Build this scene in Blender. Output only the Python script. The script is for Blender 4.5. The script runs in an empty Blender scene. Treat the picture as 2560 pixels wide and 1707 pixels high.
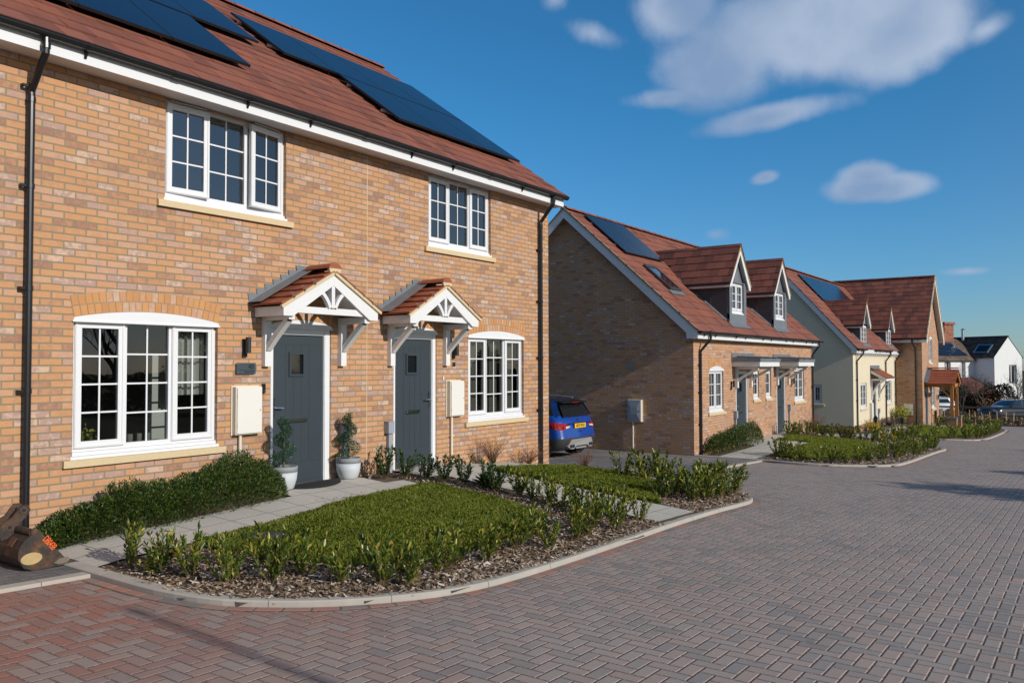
import bpy, math, random
import numpy as np
from mathutils import Vector, Matrix, Quaternion
R = math.radians
rnd = random.Random(7)
npr = np.random.RandomState(5)
sc = bpy.context.scene
COL = sc.collection
V = lambda *a: np.array(a, float)

# ------------------------------------------------------------------ helpers
def nrm(v):
    v = np.asarray(v, float); return v / (np.linalg.norm(v) + 1e-12)

class MB:
    """collects faces; build() links them as one mesh object"""
    def __init__(s, xf=None):
        s.v = []; s.f = []; s.m = []; s.xf = xf
    def add(s, pts, mi=0, raw=False):
        b = len(s.v)
        for p in pts:
            if s.xf and not raw: p = s.xf(*p)
            s.v.append((float(p[0]), float(p[1]), float(p[2])))
        s.f.append(tuple(range(b, b + len(pts)))); s.m.append(mi)
    def mesh(s, verts, faces, mi=0, raw=False):
        b = len(s.v)
        for p in verts:
            if s.xf and not raw: p = s.xf(*p)
            s.v.append((float(p[0]), float(p[1]), float(p[2])))
        for f in faces:
            s.f.append(tuple(i + b for i in f)); s.m.append(mi)
    def box(s, x0, x1, y0, y1, z0, z1, mi=0):
        vs = [(x, y, z) for z in (z0, z1) for y in (y0, y1) for x in (x0, x1)]
        s.mesh(vs, [(0, 2, 3, 1), (4, 5, 7, 6), (0, 1, 5, 4), (2, 6, 7, 3), (0, 4, 6, 2), (1, 3, 7, 5)], mi)
    def bar(s, p0, p1, w, h, up=(0, 0, 1), mi=0):
        """rectangular bar from p0 to p1, w across, h along up"""
        p0 = V(*p0); p1 = V(*p1); d = nrm(p1 - p0); a = np.cross(d, up)
        if np.linalg.norm(a) < 1e-6: a = np.cross(d, (1, 0, 0))
        a = nrm(a); b = nrm(np.cross(a, d))
        vs = [p + a * sx * w / 2 + b * sy * h / 2 for p in (p0, p1) for sx, sy in ((-1, -1), (1, -1), (1, 1), (-1, 1))]
        s.mesh(vs, [(0, 3, 2, 1), (4, 5, 6, 7), (0, 1, 5, 4), (1, 2, 6, 5), (2, 3, 7, 6), (3, 0, 4, 7)], mi)
    def prism(s, pts, vec, mi=0):
        pts = [V(*p) for p in pts]; n = len(pts); q = [p + V(*vec) for p in pts]
        s.mesh(pts + q, [tuple(range(n))[::-1], tuple(range(n, 2 * n))] + [(i, (i + 1) % n, n + (i + 1) % n, n + i) for i in range(n)], mi)
    def tube(s, pts, r, seg=8, mi=0, cap=True):
        pts = [V(*p) for p in pts]; n = len(pts)
        rr = r if hasattr(r, '__len__') else [r] * n
        vs = []; a = None
        for i, p in enumerate(pts):
            d = nrm(pts[min(i + 1, n - 1)] - pts[max(i - 1, 0)])
            if a is None:
                a = np.cross(d, (0, 0, 1))
                if np.linalg.norm(a) < 1e-3: a = np.cross(d, (1, 0, 0))
            a = nrm(a - d * np.dot(a, d)); b = np.cross(d, a)
            for k in range(seg):
                t = 2 * math.pi * k / seg
                vs.append(p + (a * math.cos(t) + b * math.sin(t)) * rr[i])
        fs = [(i * seg + k, i * seg + (k + 1) % seg, (i + 1) * seg + (k + 1) % seg, (i + 1) * seg + k) for i in range(n - 1) for k in range(seg)]
        if cap: fs += [tuple(range(seg))[::-1], tuple(range((n - 1) * seg, n * seg))]
        s.mesh(vs, fs, mi)
    def lathe(s, prof, c, seg=20, mi=0, axis=None):
        """profile of (radius, height) about a vertical axis at c (or along axis)"""
        vs = []; c = V(*c)
        if axis is None: ax, a, b = V(0, 0, 1), V(1, 0, 0), V(0, 1, 0)
        else:
            ax = nrm(axis); a = nrm(np.cross(ax, (0, 0, 1) if abs(ax[2]) < .9 else (1, 0, 0))); b = np.cross(ax, a)
        for r_, h_ in prof:
            for k in range(seg):
                t = 2 * math.pi * k / seg
                vs.append(c + ax * h_ + (a * math.cos(t) + b * math.sin(t)) * r_)
        n = len(prof)
        fs = [(i * seg + k, i * seg + (k + 1) % seg, (i + 1) * seg + (k + 1) % seg, (i + 1) * seg + k) for i in range(n - 1) for k in range(seg)]
        fs += [tuple(range(seg))[::-1], tuple(range((n - 1) * seg, n * seg))]
        s.mesh(vs, fs, mi)
    def build(s, name, mat, parent=None, smooth=False, org=None):
        o_ = parent['_o'] if parent else (org if org is not None else (0, 0, 0))
        v = np.array(s.v, np.float32).reshape(-1, 3) - np.array(o_, np.float32)
        me = bpy.data.meshes.new(name)
        me.from_pydata(v.tolist(), [], s.f)
        mats = mat if isinstance(mat, (list, tuple)) else [mat]
        for m in mats: me.materials.append(m)
        if len(mats) > 1: me.polygons.foreach_set('material_index', s.m)
        if smooth: me.polygons.foreach_set('use_smooth', [True] * len(s.f))
        me.update()
        o = bpy.data.objects.new(name, me); COL.objects.link(o)
        if parent: o.parent = parent
        else: o.location = o_
        o['_o'] = tuple(float(x) for x in o_)
        return o

def fast_mesh(name, verts, k, mat, parent=None, org=(0, 0, 0)):
    """verts: (n*k,3) array, every k verts one face"""
    o_ = parent['_o'] if parent else org
    v = (np.asarray(verts, np.float32).reshape(-1, 3) - np.array(o_, np.float32))
    n = len(v) // k
    me = bpy.data.meshes.new(name)
    me.vertices.add(n * k); me.vertices.foreach_set('co', v.ravel())
    me.loops.add(n * k); me.loops.foreach_set('vertex_index', np.arange(n * k, dtype=np.int32))
    me.polygons.add(n); me.polygons.foreach_set('loop_start', np.arange(0, n * k, k, dtype=np.int32))
    me.materials.append(mat); me.update(calc_edges=True)
    o = bpy.data.objects.new(name, me); COL.objects.link(o)
    if parent: o.parent = parent
    else: o.location = o_
    o['_o'] = tuple(float(x) for x in o_)
    return o

def tag(o, label=None, cat=None, group=None, kind=None):
    if label: o['label'] = label
    if cat: o['category'] = cat
    if group: o['group'] = group
    if kind: o['kind'] = kind
    return o

def empty(name, loc, label=None, cat=None, group=None):
    o = bpy.data.objects.new(name, None); COL.objects.link(o)
    o.location = loc; o['_o'] = tuple(float(x) for x in loc); o.empty_display_size = .2
    return tag(o, label, cat, group)

def copy_tree(o, parent=None):
    c = o.copy(); COL.objects.link(c)
    if parent: c.parent = parent
    for ch in list(o.children): copy_tree(ch, c)
    return c

ORD = 'first second third fourth fifth sixth seventh eighth ninth tenth eleventh twelfth thirteenth fourteenth fifteenth sixteenth seventeenth eighteenth nineteenth twentieth'.split()
def nth(i):
    return ORD[i] if i < 20 else 'twenty-' + ORD[i - 20] if i < 29 else 'thirtieth'

# ------------------------------------------------------------------ ground heights
def RZ(x): return -.18 - .04 * min(max(x, -8), 70)
ZH = [(-.4, -.15), (-.2, -.145), (.05, -.10), (2.5, .03), (5.9, 0), (8, -.17), (9.35, -.36), (16.2, -.80), (18.5, -.76), (20, -.72), (24.5, -.72), (27.3, -.95), (32.7, -1.36), (41, -1.42), (44, -1.6), (50, -1.75)]
ZX = [p[0] for p in ZH]; ZZ = [p[1] for p in ZH]
def GZ(x, y):
    k = RZ(x) + .045; t = min(max((y + 4.4) / 4.1, 0), 1)
    return k + (float(np.interp(x, ZX, ZZ)) - k) * t

# ------------------------------------------------------------------ materials
class NT:
    def __init__(s, name):
        s.mat = bpy.data.materials.new(name); s.mat.use_nodes = True
        s.t = s.mat.node_tree; s.t.nodes.clear()
        s.out = s.t.nodes.new('ShaderNodeOutputMaterial')
    def n(s, typ, **kw):
        nd = s.t.nodes.new(typ)
        for k, v in kw.items():
            if k.startswith('i_'):
                s.set(nd.inputs[int(k[2:]) if k[2:].isdigit() else k[2:].replace('_', ' ')], v)
            else: setattr(nd, k, v)
        return nd
    def set(s, sock, v):
        if isinstance(v, bpy.types.NodeSocket): s.t.links.new(v, sock)
        elif isinstance(v, (tuple, list)) and sock.type == 'RGBA' and len(v) == 3: sock.default_value = (*v, 1)
        else: sock.default_value = v
    def m(s, op, a, b=None, c=None, clamp=False):
        nd = s.t.nodes.new('ShaderNodeMath'); nd.operation = op; nd.use_clamp = clamp
        for i, v in enumerate((a, b, c)):
            if v is not None: s.set(nd.inputs[i], v)
        return nd.outputs[0]
    def mix(s, f, a, b, mode='MIX'):
        nd = s.t.nodes.new('ShaderNodeMix'); nd.data_type = 'RGBA'; nd.blend_type = mode
        s.set(nd.inputs[0], f); s.set(nd.inputs[6], a); s.set(nd.inputs[7], b)
        return nd.outputs[2]
    def fmix(s, f, a, b):
        nd = s.t.nodes.new('ShaderNodeMix'); nd.data_type = 'FLOAT'
        s.set(nd.inputs[0], f); s.set(nd.inputs[2], a); s.set(nd.inputs[3], b)
        return nd.outputs[0]
    def ramp(s, f, stops, interp='LINEAR'):
        nd = s.t.nodes.new('ShaderNodeValToRGB'); cr = nd.color_ramp; cr.interpolation = interp
        while len(cr.elements) < len(stops): cr.elements.new(.5)
        for e, (p, c) in zip(cr.elements, stops):
            e.position = p; e.color = (*c, 1) if len(c) == 3 else c
        s.set(nd.inputs[0], f); return nd.outputs[0]
    def noise(s, scale, detail=3, vec=None, rough=.55, dist=0.):
        nd = s.t.nodes.new('ShaderNodeTexNoise'); nd.inputs['Scale'].default_value = scale
        nd.inputs['Detail'].default_value = detail; nd.inputs['Roughness'].default_value = rough; nd.inputs['Distortion'].default_value = dist
        if vec is not None: s.set(nd.inputs['Vector'], vec)
        return nd.outputs[0]
    def geo(s): return s.t.nodes.new('ShaderNodeNewGeometry')
    def pos(s): return s.geo().outputs['Position']
    def obj(s): return s.n('ShaderNodeTexCoord').outputs['Object']
    def sep(s, v):
        nd = s.t.nodes.new('ShaderNodeSeparateXYZ'); s.set(nd.inputs[0], v); return nd.outputs
    def comb(s, x, y, z):
        nd = s.t.nodes.new('ShaderNodeCombineXYZ')
        for i, v in enumerate((x, y, z)): s.set(nd.inputs[i], v)
        return nd.outputs[0]
    def bump(s, h, strength=.5, dist=.01, normal=None):
        nd = s.t.nodes.new('ShaderNodeBump'); s.set(nd.inputs['Strength'], strength); nd.inputs['Distance'].default_value = dist
        s.set(nd.inputs['Height'], h)
        if normal is not None: s.set(nd.inputs['Normal'], normal)
        return nd.outputs[0]
    def bsdf(s, color, rough=.6, normal=None, metal=0., spec=.5, coat=0., **kw):
        nd = s.t.nodes.new('ShaderNodeBsdfPrincipled')
        s.set(nd.inputs['Base Color'], color); s.set(nd.inputs['Roughness'], rough); s.set(nd.inputs['Metallic'], metal)
        s.set(nd.inputs['Specular IOR Level'], spec); s.set(nd.inputs['Coat Weight'], coat)
        if coat: nd.inputs['Coat Roughness'].default_value = .04
        if normal is not None: s.set(nd.inputs['Normal'], normal)
        for k, v in kw.items(): s.set(nd.inputs[k.replace('_', ' ')], v)
        return nd.outputs[0]
    def done(s, shader):
        s.t.links.new(shader, s.out.inputs[0]); return s.mat

def simple(name, col, rough=.5, var=.08, nscale=8., bump=0., bscale=60., metal=0., spec=.5, coat=0.):
    t = NT(name); p = t.obj()
    f = t.noise(nscale, 4, p)
    c = t.mix(f, tuple(x * (1 - var) for x in col), tuple(min(1, x * (1 + var)) for x in col))
    nr = t.bump(t.noise(bscale, 3, p), bump, .004) if bump else None
    return t.done(t.bsdf(c, rough, nr, metal, spec, coat))

def brick_mat(name, stops, mortar, z0=.55, x0=0.):
    t = NT(name); g = t.geo(); p = t.sep(g.outputs['Position']); nn = t.sep(g.outputs['True Normal'])
    side = t.m('GREATER_THAN', t.m('ABSOLUTE', nn[0]), .7)
    flat = t.m('GREATER_THAN', t.m('ABSOLUTE', nn[2]), .7)
    u = t.fmix(side, t.m('SUBTRACT', p[0], x0), p[1])
    w = t.fmix(flat, t.m('SUBTRACT', p[2], z0 - 75 * .075), p[1])
    wob = t.noise(3.3, 2, g.outputs['Position'])
    w = t.m('ADD', w, t.m('MULTIPLY', t.m('SUBTRACT', wob, .5), .008))
    vec = t.comb(u, w, 0)
    b = t.n('ShaderNodeTexBrick', offset=.5, offset_frequency=2, squash=1.)
    t.set(b.inputs['Vector'], vec); t.set(b.inputs['Color1'], (0, 0, 0)); t.set(b.inputs['Color2'], (1, 1, 1)); t.set(b.inputs['Mortar'], (.5, .5, .5))
    b.inputs['Scale'].default_value = 1; b.inputs['Mortar Size'].default_value = .0075; b.inputs['Mortar Smooth'].default_value = .15
    b.inputs['Bias'].default_value = 0; b.inputs['Brick Width'].default_value = .225; b.inputs['Row Height'].default_value = .075
    mott = t.noise(13, 5, g.outputs['Position'], .65)
    f = t.m('ADD', b.outputs['Color'], t.m('MULTIPLY', t.m('SUBTRACT', mott, .5), .75), clamp=True)
    c = t.ramp(f, stops)
    fine = t.noise(90, 4, g.outputs['Position'])
    c = t.mix(t.m('MULTIPLY', fine, .5), c, t.mix(1., c, (.74, .73, .72), 'MULTIPLY'))
    bloom = t.m('MULTIPLY', t.m('SUBTRACT', t.noise(16, 5, g.outputs['Position'], .7), .57, clamp=True), 2.2, clamp=True)
    c = t.mix(t.m('MULTIPLY', bloom, .6), c, (.66, .50, .40))
    big = t.noise(.6, 3, g.outputs['Position'])
    c = t.mix(t.m('MULTIPLY', t.m('SUBTRACT', big, .45, clamp=True), 1.0), c, t.mix(1., c, (.80, .78, .78), 'MULTIPLY'))
    mc = t.mix(t.noise(40, 3, g.outputs['Position']), tuple(x * .8 for x in mortar), tuple(x * 1.2 for x in mortar))
    col = t.mix(b.outputs['Fac'], c, mc)
    h = t.m('ADD', t.m('MULTIPLY', b.outputs['Fac'], -1.), t.m('MULTIPLY', t.noise(34, 5, g.outputs['Position'], .7), .42))
    return t.done(t.bsdf(col, .9, t.bump(h, .85, .007), spec=.2))

def island_mat(name, stops, rough=.8, mott=.5, nscale=20., bump=.25, bscale=120., spec=.3, coat=0., transl=0., bdist=.004):
    """random colour per loose piece (tiles, bricks, leaves, chips)"""
    t = NT(name); g = t.geo(); p = t.obj()
    f = t.m('ADD', g.outputs['Random Per Island'], t.m('MULTIPLY', t.m('SUBTRACT', t.noise(nscale, 4, p), .5), mott), clamp=True)
    c = t.ramp(f, stops)
    nr = t.bump(t.noise(bscale, 3, p), bump, bdist) if bump else None
    sh = t.bsdf(c, rough, nr, spec=spec, coat=coat)
    if transl:
        tr = t.n('ShaderNodeBsdfTranslucent'); t.set(tr.inputs[0], t.mix(1., c, (1.5, 1.35, .6), 'MULTIPLY'))
        mx = t.n('ShaderNodeMixShader'); t.set(mx.inputs[0], transl); t.set(mx.inputs[1], sh); t.set(mx.inputs[2], tr.outputs[0]); sh = mx.outputs[0]
    return t.done(sh)

def glass_mat(name, tint, ior=1.75, rough=0.):
    t = NT(name)
    tr = t.n('ShaderNodeBsdfTransparent'); t.set(tr.inputs[0], tint)
    gl = t.n('ShaderNodeBsdfGlossy'); t.set(gl.inputs[0], (.95, .97, 1)); gl.inputs['Roughness'].default_value = rough
    nz = t.noise(2.2, 1, t.pos()); nr = t.bump(nz, .03, .02)
    t.set(gl.inputs['Normal'], nr)
    fr = t.n('ShaderNodeFresnel'); fr.inputs[0].default_value = ior
    mx = t.n('ShaderNodeMixShader'); t.set(mx.inputs[0], fr.outputs[0]); t.set(mx.inputs[1], tr.outputs[0]); t.set(mx.inputs[2], gl.outputs[0])
    return t.done(mx.outputs[0])

def herring_mat(name, stops, red, u=.0995, ox=0., oy=0., joint=(.13, .105, .09), wearcol=(.8, .79, .8)):
    t = NT(name); g = t.geo(); P = g.outputs['Position']; p = t.sep(P)
    X = t.m('DIVIDE', t.m('SUBTRACT', p[0], ox), u); Y = t.m('DIVIDE', t.m('SUBTRACT', p[1], oy), u)
    i = t.m('FLOOR', X); j = t.m('FLOOR', Y); fx = t.m('SUBTRACT', X, i); fy = t.m('SUBTRACT', Y, j)
    m4 = t.m('FLOORED_MODULO', t.m('SUBTRACT', i, j), 4.)
    eq = lambda k: t.m('COMPARE', m4, float(k), .1)
    e1, e2 = eq(1), eq(2); isV = t.m('GREATER_THAN', m4, 1.5)
    lx = t.m('ADD', fx, e1); ly = t.m('ADD', fy, e2)
    idx = t.m('SUBTRACT', i, e1); idy = t.m('SUBTRACT', j, e2)
    W = t.m('SUBTRACT', 2., isV); H = t.m('ADD', 1., isV)
    dx = t.m('MINIMUM', lx, t.m('SUBTRACT', W, lx)); dy = t.m('MINIMUM', ly, t.m('SUBTRACT', H, ly))
    d = t.m('MINIMUM', dx, dy)
    wn = t.n('ShaderNodeTexWhiteNoise', noise_dimensions='2D'); t.set(wn.inputs['Vector'], t.comb(idx, idy, 0))
    r1 = wn.outputs[0]
    mott = t.noise(7, 4, P, .65)
    f = t.m('ADD', t.m('MULTIPLY', r1, .8), t.m('MULTIPLY', t.m('SUBTRACT', mott, .3), .5), clamp=True)
    c = t.ramp(f, stops)
    # less worn, redder blocks along the kerbs and at the left-hand driveway
    zone = t.n('ShaderNodeMapRange'); zone.interpolation_type = 'SMOOTHSTEP'
    big = t.noise(.55, 3, P)
    side = t.m('ADD', t.m('MULTIPLY', p[0], -.22), t.m('ADD', t.m('MULTIPLY', p[1], .62), t.m('MULTIPLY', big, 2.2)))
    t.set(zone.inputs[0], side); zone.inputs[1].default_value = -2.6; zone.inputs[2].default_value = -.6
    rf = t.m('MULTIPLY', zone.outputs[0], t.m('ADD', .35, t.m('MULTIPLY', t.m('GREATER_THAN', wn.outputs[1] if False else t.m('FRACT', t.m('MULTIPLY', r1, 7.31)), .35), .55)))
    c = t.mix(rf, c, t.mix(r1, red[0], red[1]))
    dust = t.m('MULTIPLY', t.m('SUBTRACT', t.noise(.35, 4, P, .6, .6), .47, clamp=True), 2.2, clamp=True)
    c = t.mix(dust, c, (.46, .385, .34))
    spots = t.m('GREATER_THAN', t.noise(5.5, 2, P), .74)
    c = t.mix(t.m('MULTIPLY', spots, .35), c, (.12, .11, .105))
    fine = t.noise(140, 3, P)
    c = t.mix(t.m('MULTIPLY', fine, .5), c, t.mix(1., c, (.6, .6, .6), 'MULTIPLY'))
    jm = t.n('ShaderNodeMapRange'); jm.interpolation_type = 'SMOOTHSTEP'; t.set(jm.inputs[0], d); jm.inputs[1].default_value = .02; jm.inputs[2].default_value = .055
    grit = t.mix(t.m('GREATER_THAN', t.noise(75, 2, P), .58), joint, (.45, .38, .32))
    cham = t.n('ShaderNodeMapRange'); t.set(cham.inputs[0], d); cham.inputs[1].default_value = .075; cham.inputs[2].default_value = .11
    c = t.mix(t.m('MULTIPLY', t.m('SUBTRACT', 1., cham.outputs[0]), .55), c, t.mix(.55, c, (.60, .36, .28)))
    col = t.mix(jm.outputs[0], grit, c)
    hh = t.n('ShaderNodeMapRange'); t.set(hh.inputs[0], d); hh.inputs[1].default_value = .015; hh.inputs[2].default_value = .10
    h = t.m('ADD', hh.outputs[0], t.m('MULTIPLY', fine, .05))
    h = t.m('ADD', h, t.m('MULTIPLY', r1, .12))
    return t.done(t.bsdf(col, .82, t.bump(h, 1., .0085), spec=.3))

M = {}
BS = [(0, (.36, .20, .145)), (.15, (.50, .27, .155)), (.32, (.585, .315, .155)), (.5, (.56, .295, .16)), (.66, (.60, .35, .21)), (.8, (.52, .32, .235)), (.9, (.43, .29, .255)), (1, (.64, .44, .32))]
M['brick'] = brick_mat('buff_brick', BS, (.27, .225, .145))
M['brick_b'] = brick_mat('buff_brick_pale', BS, (.34, .26, .19), z0=.115, x0=.07)
M['arch'] = island_mat('arch_brick', [(0, (.50, .24, .10)), (.5, (.58, .29, .115)), (.8, (.52, .27, .15)), (1, (.55, .38, .28))], .9, .5, 20, .5, 40)
M['mortar'] = simple('mortar', (.32, .265, .185), .9, .15, 30, .3)
M['tile'] = island_mat('clay_red_tile', [(0, (.165, .065, .046)), (.3, (.23, .084, .056)), (.7, (.285, .10, .062)), (1, (.22, .092, .068))], .75, .8, 2.5, .35, 160, .3)
M['tile_d'] = island_mat('brown_red_tile', [(0, (.115, .048, .04)), (.5, (.185, .066, .047)), (1, (.26, .09, .058))], .75, .5, 4, .35, 160, .3)
M['tile_c'] = island_mat('canopy_tile', [(0, (.25, .075, .04)), (.5, (.33, .10, .05)), (1, (.28, .09, .055))], .7, .5, 6, .3, 160, .3)
M['white'] = simple('white_upvc', (.74, .75, .77), .32, .02, 3)
M['white_t'] = simple('white_timber', (.73, .735, .74), .5, .04, 12, .12, 30)
M['cream_box'] = simple('cream_plastic', (.70, .65, .54), .45, .03, 5)
M['white_box'] = simple('white_plastic_door', (.74, .72, .67), .5, .02, 5)
M['sill'] = simple('cast_stone', (.62, .49, .30), .85, .1, 20, .2, 150)
M['black'] = simple('black_plastic', (.012, .013, .016), .3, .2, 10)
M['blackm'] = simple('black_metal', (.02, .021, .023), .45, .2, 20)
M['grey_door'] = simple('grey_door', (.035, .047, .058), .45, .1, 14, .15, 45)
M['grey_box'] = simple('grey_plastic', (.30, .33, .38), .5, .05, 9)
M['chrome'] = simple('chrome', (.75, .76, .78), .12, .03, 8, metal=1.)
M['lead'] = simple('lead', (.19, .21, .235), .5, .3, 6, .25, 14, metal=.25)
M['lead_d'] = simple('lead_dark', (.06, .062, .07), .55, .3, 5, .25, 10, metal=.15)
M['panel'] = simple('solar_glass', (.006, .010, .022), .18, .1, 1.2, spec=.35)
M['panel_f'] = simple('solar_frame', (.012, .012, .014), .4, .1, 9)
M['alu'] = simple('aluminium', (.55, .56, .58), .35, .1, 30, metal=1.)
M['glass'] = glass_mat('window_glass', (.62, .66, .66), 1.85)
M['glass_up'] = glass_mat('window_glass_upper', (.45, .52, .56), 2.5)
M['room'] = simple('room_plaster', (.36, .35, .33), .9, .05, 2)
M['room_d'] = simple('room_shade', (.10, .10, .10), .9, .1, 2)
M['curtain'] = simple('white_curtain', (.72, .71, .67), .9, .06, 12)
M['greyblind'] = simple('grey_curtain', (.16, .145, .125), .9, .1, 30)
M['wood'] = simple('oak_post', (.42, .19, .055), .6, .25, 14, .2, 60)
M['wood_l'] = simple('pale_wood', (.52, .36, .18), .6, .2, 14)
M['wood_g'] = simple('weathered_timber', (.16, .105, .07), .85, .3, 10, .3, 60)
M['flag'] = None
M['kerb'] = simple('kerb_concrete', (.43, .40, .35), .9, .14, 5, .35, 220, spec=.2)
M['render'] = simple('cream_render', (.68, .60, .45), .9, .05, 3, .35, 240, spec=.2)
M['plinth'] = brick_mat('plinth_brick', [(0, (.28, .13, .08)), (.5, (.42, .21, .12)), (1, (.36, .21, .15))], (.30, .25, .19), z0=.1)
M['soil'] = simple('soil', (.12, .085, .058), .95, .4, 14, .8, 40)
M['chips'] = island_mat('bark_chips', [(0, (.09, .06, .04)), (.35, (.22, .145, .09)), (.65, (.38, .27, .18)), (.86, (.54, .44, .33)), (1, (.68, .62, .55))], .85, .4, 60, .2, 200)
M['laurel'] = island_mat('laurel_leaf', [(0, (.028, .062, .014)), (.3, (.065, .125, .018)), (.58, (.15, .20, .026)), (.82, (.29, .29, .040)), (1, (.44, .34, .06))], .30, .3, 25, .15, 60, .5, 0, .28)
M['laurel_d'] = island_mat('dark_laurel_leaf', [(0, (.014, .040, .012)), (.5, (.030, .075, .016)), (.85, (.065, .115, .022)), (1, (.14, .16, .035))], .30, .3, 25, .15, 60, .5, 0, .2)
M['hebe'] = island_mat('hebe_leaf', [(0, (.016, .042, .010)), (.4, (.042, .088, .014)), (.75, (.080, .13, .022)), (.93, (.14, .165, .03)), (1, (.13, .075, .05))], .42, .4, 10, 0, 60, .45, 0, .2)
M['box_leaf'] = island_mat('box_leaf', [(0, (.012, .04, .024)), (.5, (.03, .085, .045)), (.9, (.06, .14, .07)), (1, (.14, .20, .12))], .45, .4, 20, 0)
M['yellow'] = island_mat('yellow_flower', [(0, (.65, .42, .012)), (.7, (.80, .56, .02)), (1, (.35, .38, .04))], .6, .3, 10, 0)
M['varieg'] = island_mat('variegated_leaf', [(0, (.10, .16, .02)), (.5, (.34, .38, .05)), (1, (.65, .60, .18))], .5, .3, 10, 0, transl=.2)
M['lavender'] = island_mat('grey_leaf', [(0, (.05, .06, .055)), (.6, (.12, .14, .12)), (1, (.20, .21, .22))], .8, .3, 10, 0)
M['redleaf'] = island_mat('red_leaf', [(0, (.16, .03, .012)), (.5, (.36, .075, .025)), (1, (.48, .17, .06))], .6, .3, 10, 0, transl=.2)
M['stem'] = simple('stem', (.13, .085, .045), .8, .3, 20)
M['bark'] = simple('tree_bark', (.075, .058, .045), .9, .3, 8, .5, 30)
M['twig'] = simple('twig', (.085, .066, .052), .9, .3, 8)
M['rust'] = None
M['navy'] = simple('blue_paint', (.004, .05, .30), .25, .1, 3, spec=.5, coat=1.)
M['darkcar'] = simple('dark_blue_paint', (.008, .014, .03), .25, .1, 3, coat=1.)
M['whitecar'] = simple('silver_white_paint', (.50, .52, .55), .3, .05, 3, coat=1.)
M['clad'] = simple('car_cladding', (.035, .036, .038), .6, .1, 8)
M['silver'] = simple('silver_plastic', (.36, .36, .35), .4, .08, 8, metal=.3)
M['carglass'] = simple('car_glass', (.010, .013, .016), .08, .1, 4, coat=1.)
M['redlamp'] = simple('red_lamp', (.30, .006, .008), .15, .2, 30, coat=1.)
M['clearlamp'] = simple('clear_lamp', (.62, .60, .60), .2, .1, 40, coat=1.)
M['tyre'] = simple('tyre', (.03, .029, .028), .85, .2, 30, .4, 80)
M['plate_y'] = simple('yellow_plate', (.80, .47, .01), .5, .02, 4)
M['ink'] = simple('black_ink', (.012, .012, .014), .5, .05, 4)
M['pot_w'] = simple('pot_white', (.52, .55, .58), .6, .05, 20, .15, 160)
M['pot_g'] = simple('pot_grey', (.27, .29, .30), .75, .12, 25, .2, 120)
M['slate'] = simple('plaque_slate', (.055, .075, .092), .35, .04, 6)
M['wall_w'] = simple('white_render', (.72, .73, .73), .9, .05, 1, .2, 60)
M['slate_r'] = island_mat('dark_roof_tile', [(0, (.035, .030, .028)), (.6, (.062, .052, .045)), (1, (.09, .075, .06))], .85, .4, 2, .2, 40)
M['brown_r'] = island_mat('brown_roof_tile', [(0, (.10, .075, .06)), (.6, (.15, .11, .085)), (1, (.19, .145, .11))], .85, .4, 2, .2, 40)
M['redbrick'] = brick_mat('chimney_brick', [(0, (.20, .06, .035)), (.5, (.34, .11, .06)), (1, (.42, .18, .11))], (.30, .24, .19))
M['manhole'] = simple('iron_cover', (.035, .036, .038), .6, .2, 30, .5, 60)
M['orange'] = simple('orange_paint', (.85, .13, .02), .6, .1, 30)
M['oval'] = simple('cream_paint', (.46, .33, .15), .6, .2, 14, .1, 30)
M['mat'] = simple('rubber_mat', (.016, .015, .016), .9, .3, 60, .8, 200)
M['pink'] = simple('pink_plastic', (.75, .04, .25), .4, .05, 6)

def ground_mat():
    t = NT('rough_grass'); P = t.pos()
    c = t.ramp(t.noise(.5, 5, P, .65), [(.3, (.055, .045, .025)), (.5, (.06, .062, .02)), (.7, (.05, .07, .018))])
    return t.done(t.bsdf(c, .95, t.bump(t.noise(12, 4, P), .5, .05), spec=.1))
M['ground'] = ground_mat()

def lawn_mat(name, base=False):
    t = NT(name); P = t.pos(); g = t.geo()
    big = t.noise(2.3, 4, P, .6)
    f = t.m('ADD', t.m('MULTIPLY', g.outputs['Random Per Island'], .42), t.m('MULTIPLY', big, .62))
    c = t.ramp(f, [(.18, (.055, .095, .012)), (.42, (.16, .215, .026)), (.62, (.27, .30, .05)), (.8, (.26, .27, .07)), (.95, (.42, .38, .18))])
    sh = t.bsdf(c, .5, spec=.3)
    tr = t.n('ShaderNodeBsdfTranslucent'); t.set(tr.inputs[0], t.mix(1., c, (1.3, 1.3, .7), 'MULTIPLY'))
    mx = t.n('ShaderNodeMixShader'); mx.inputs[0].default_value = .42; t.set(mx.inputs[1], sh); t.set(mx.inputs[2], tr.outputs[0])
    return t.done(mx.outputs[0])
M['grass'] = lawn_mat('grass_blade')
M['turf'] = simple('turf_soil', (.07, .10, .025), .95, .4, 8, .6, 40)

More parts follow.
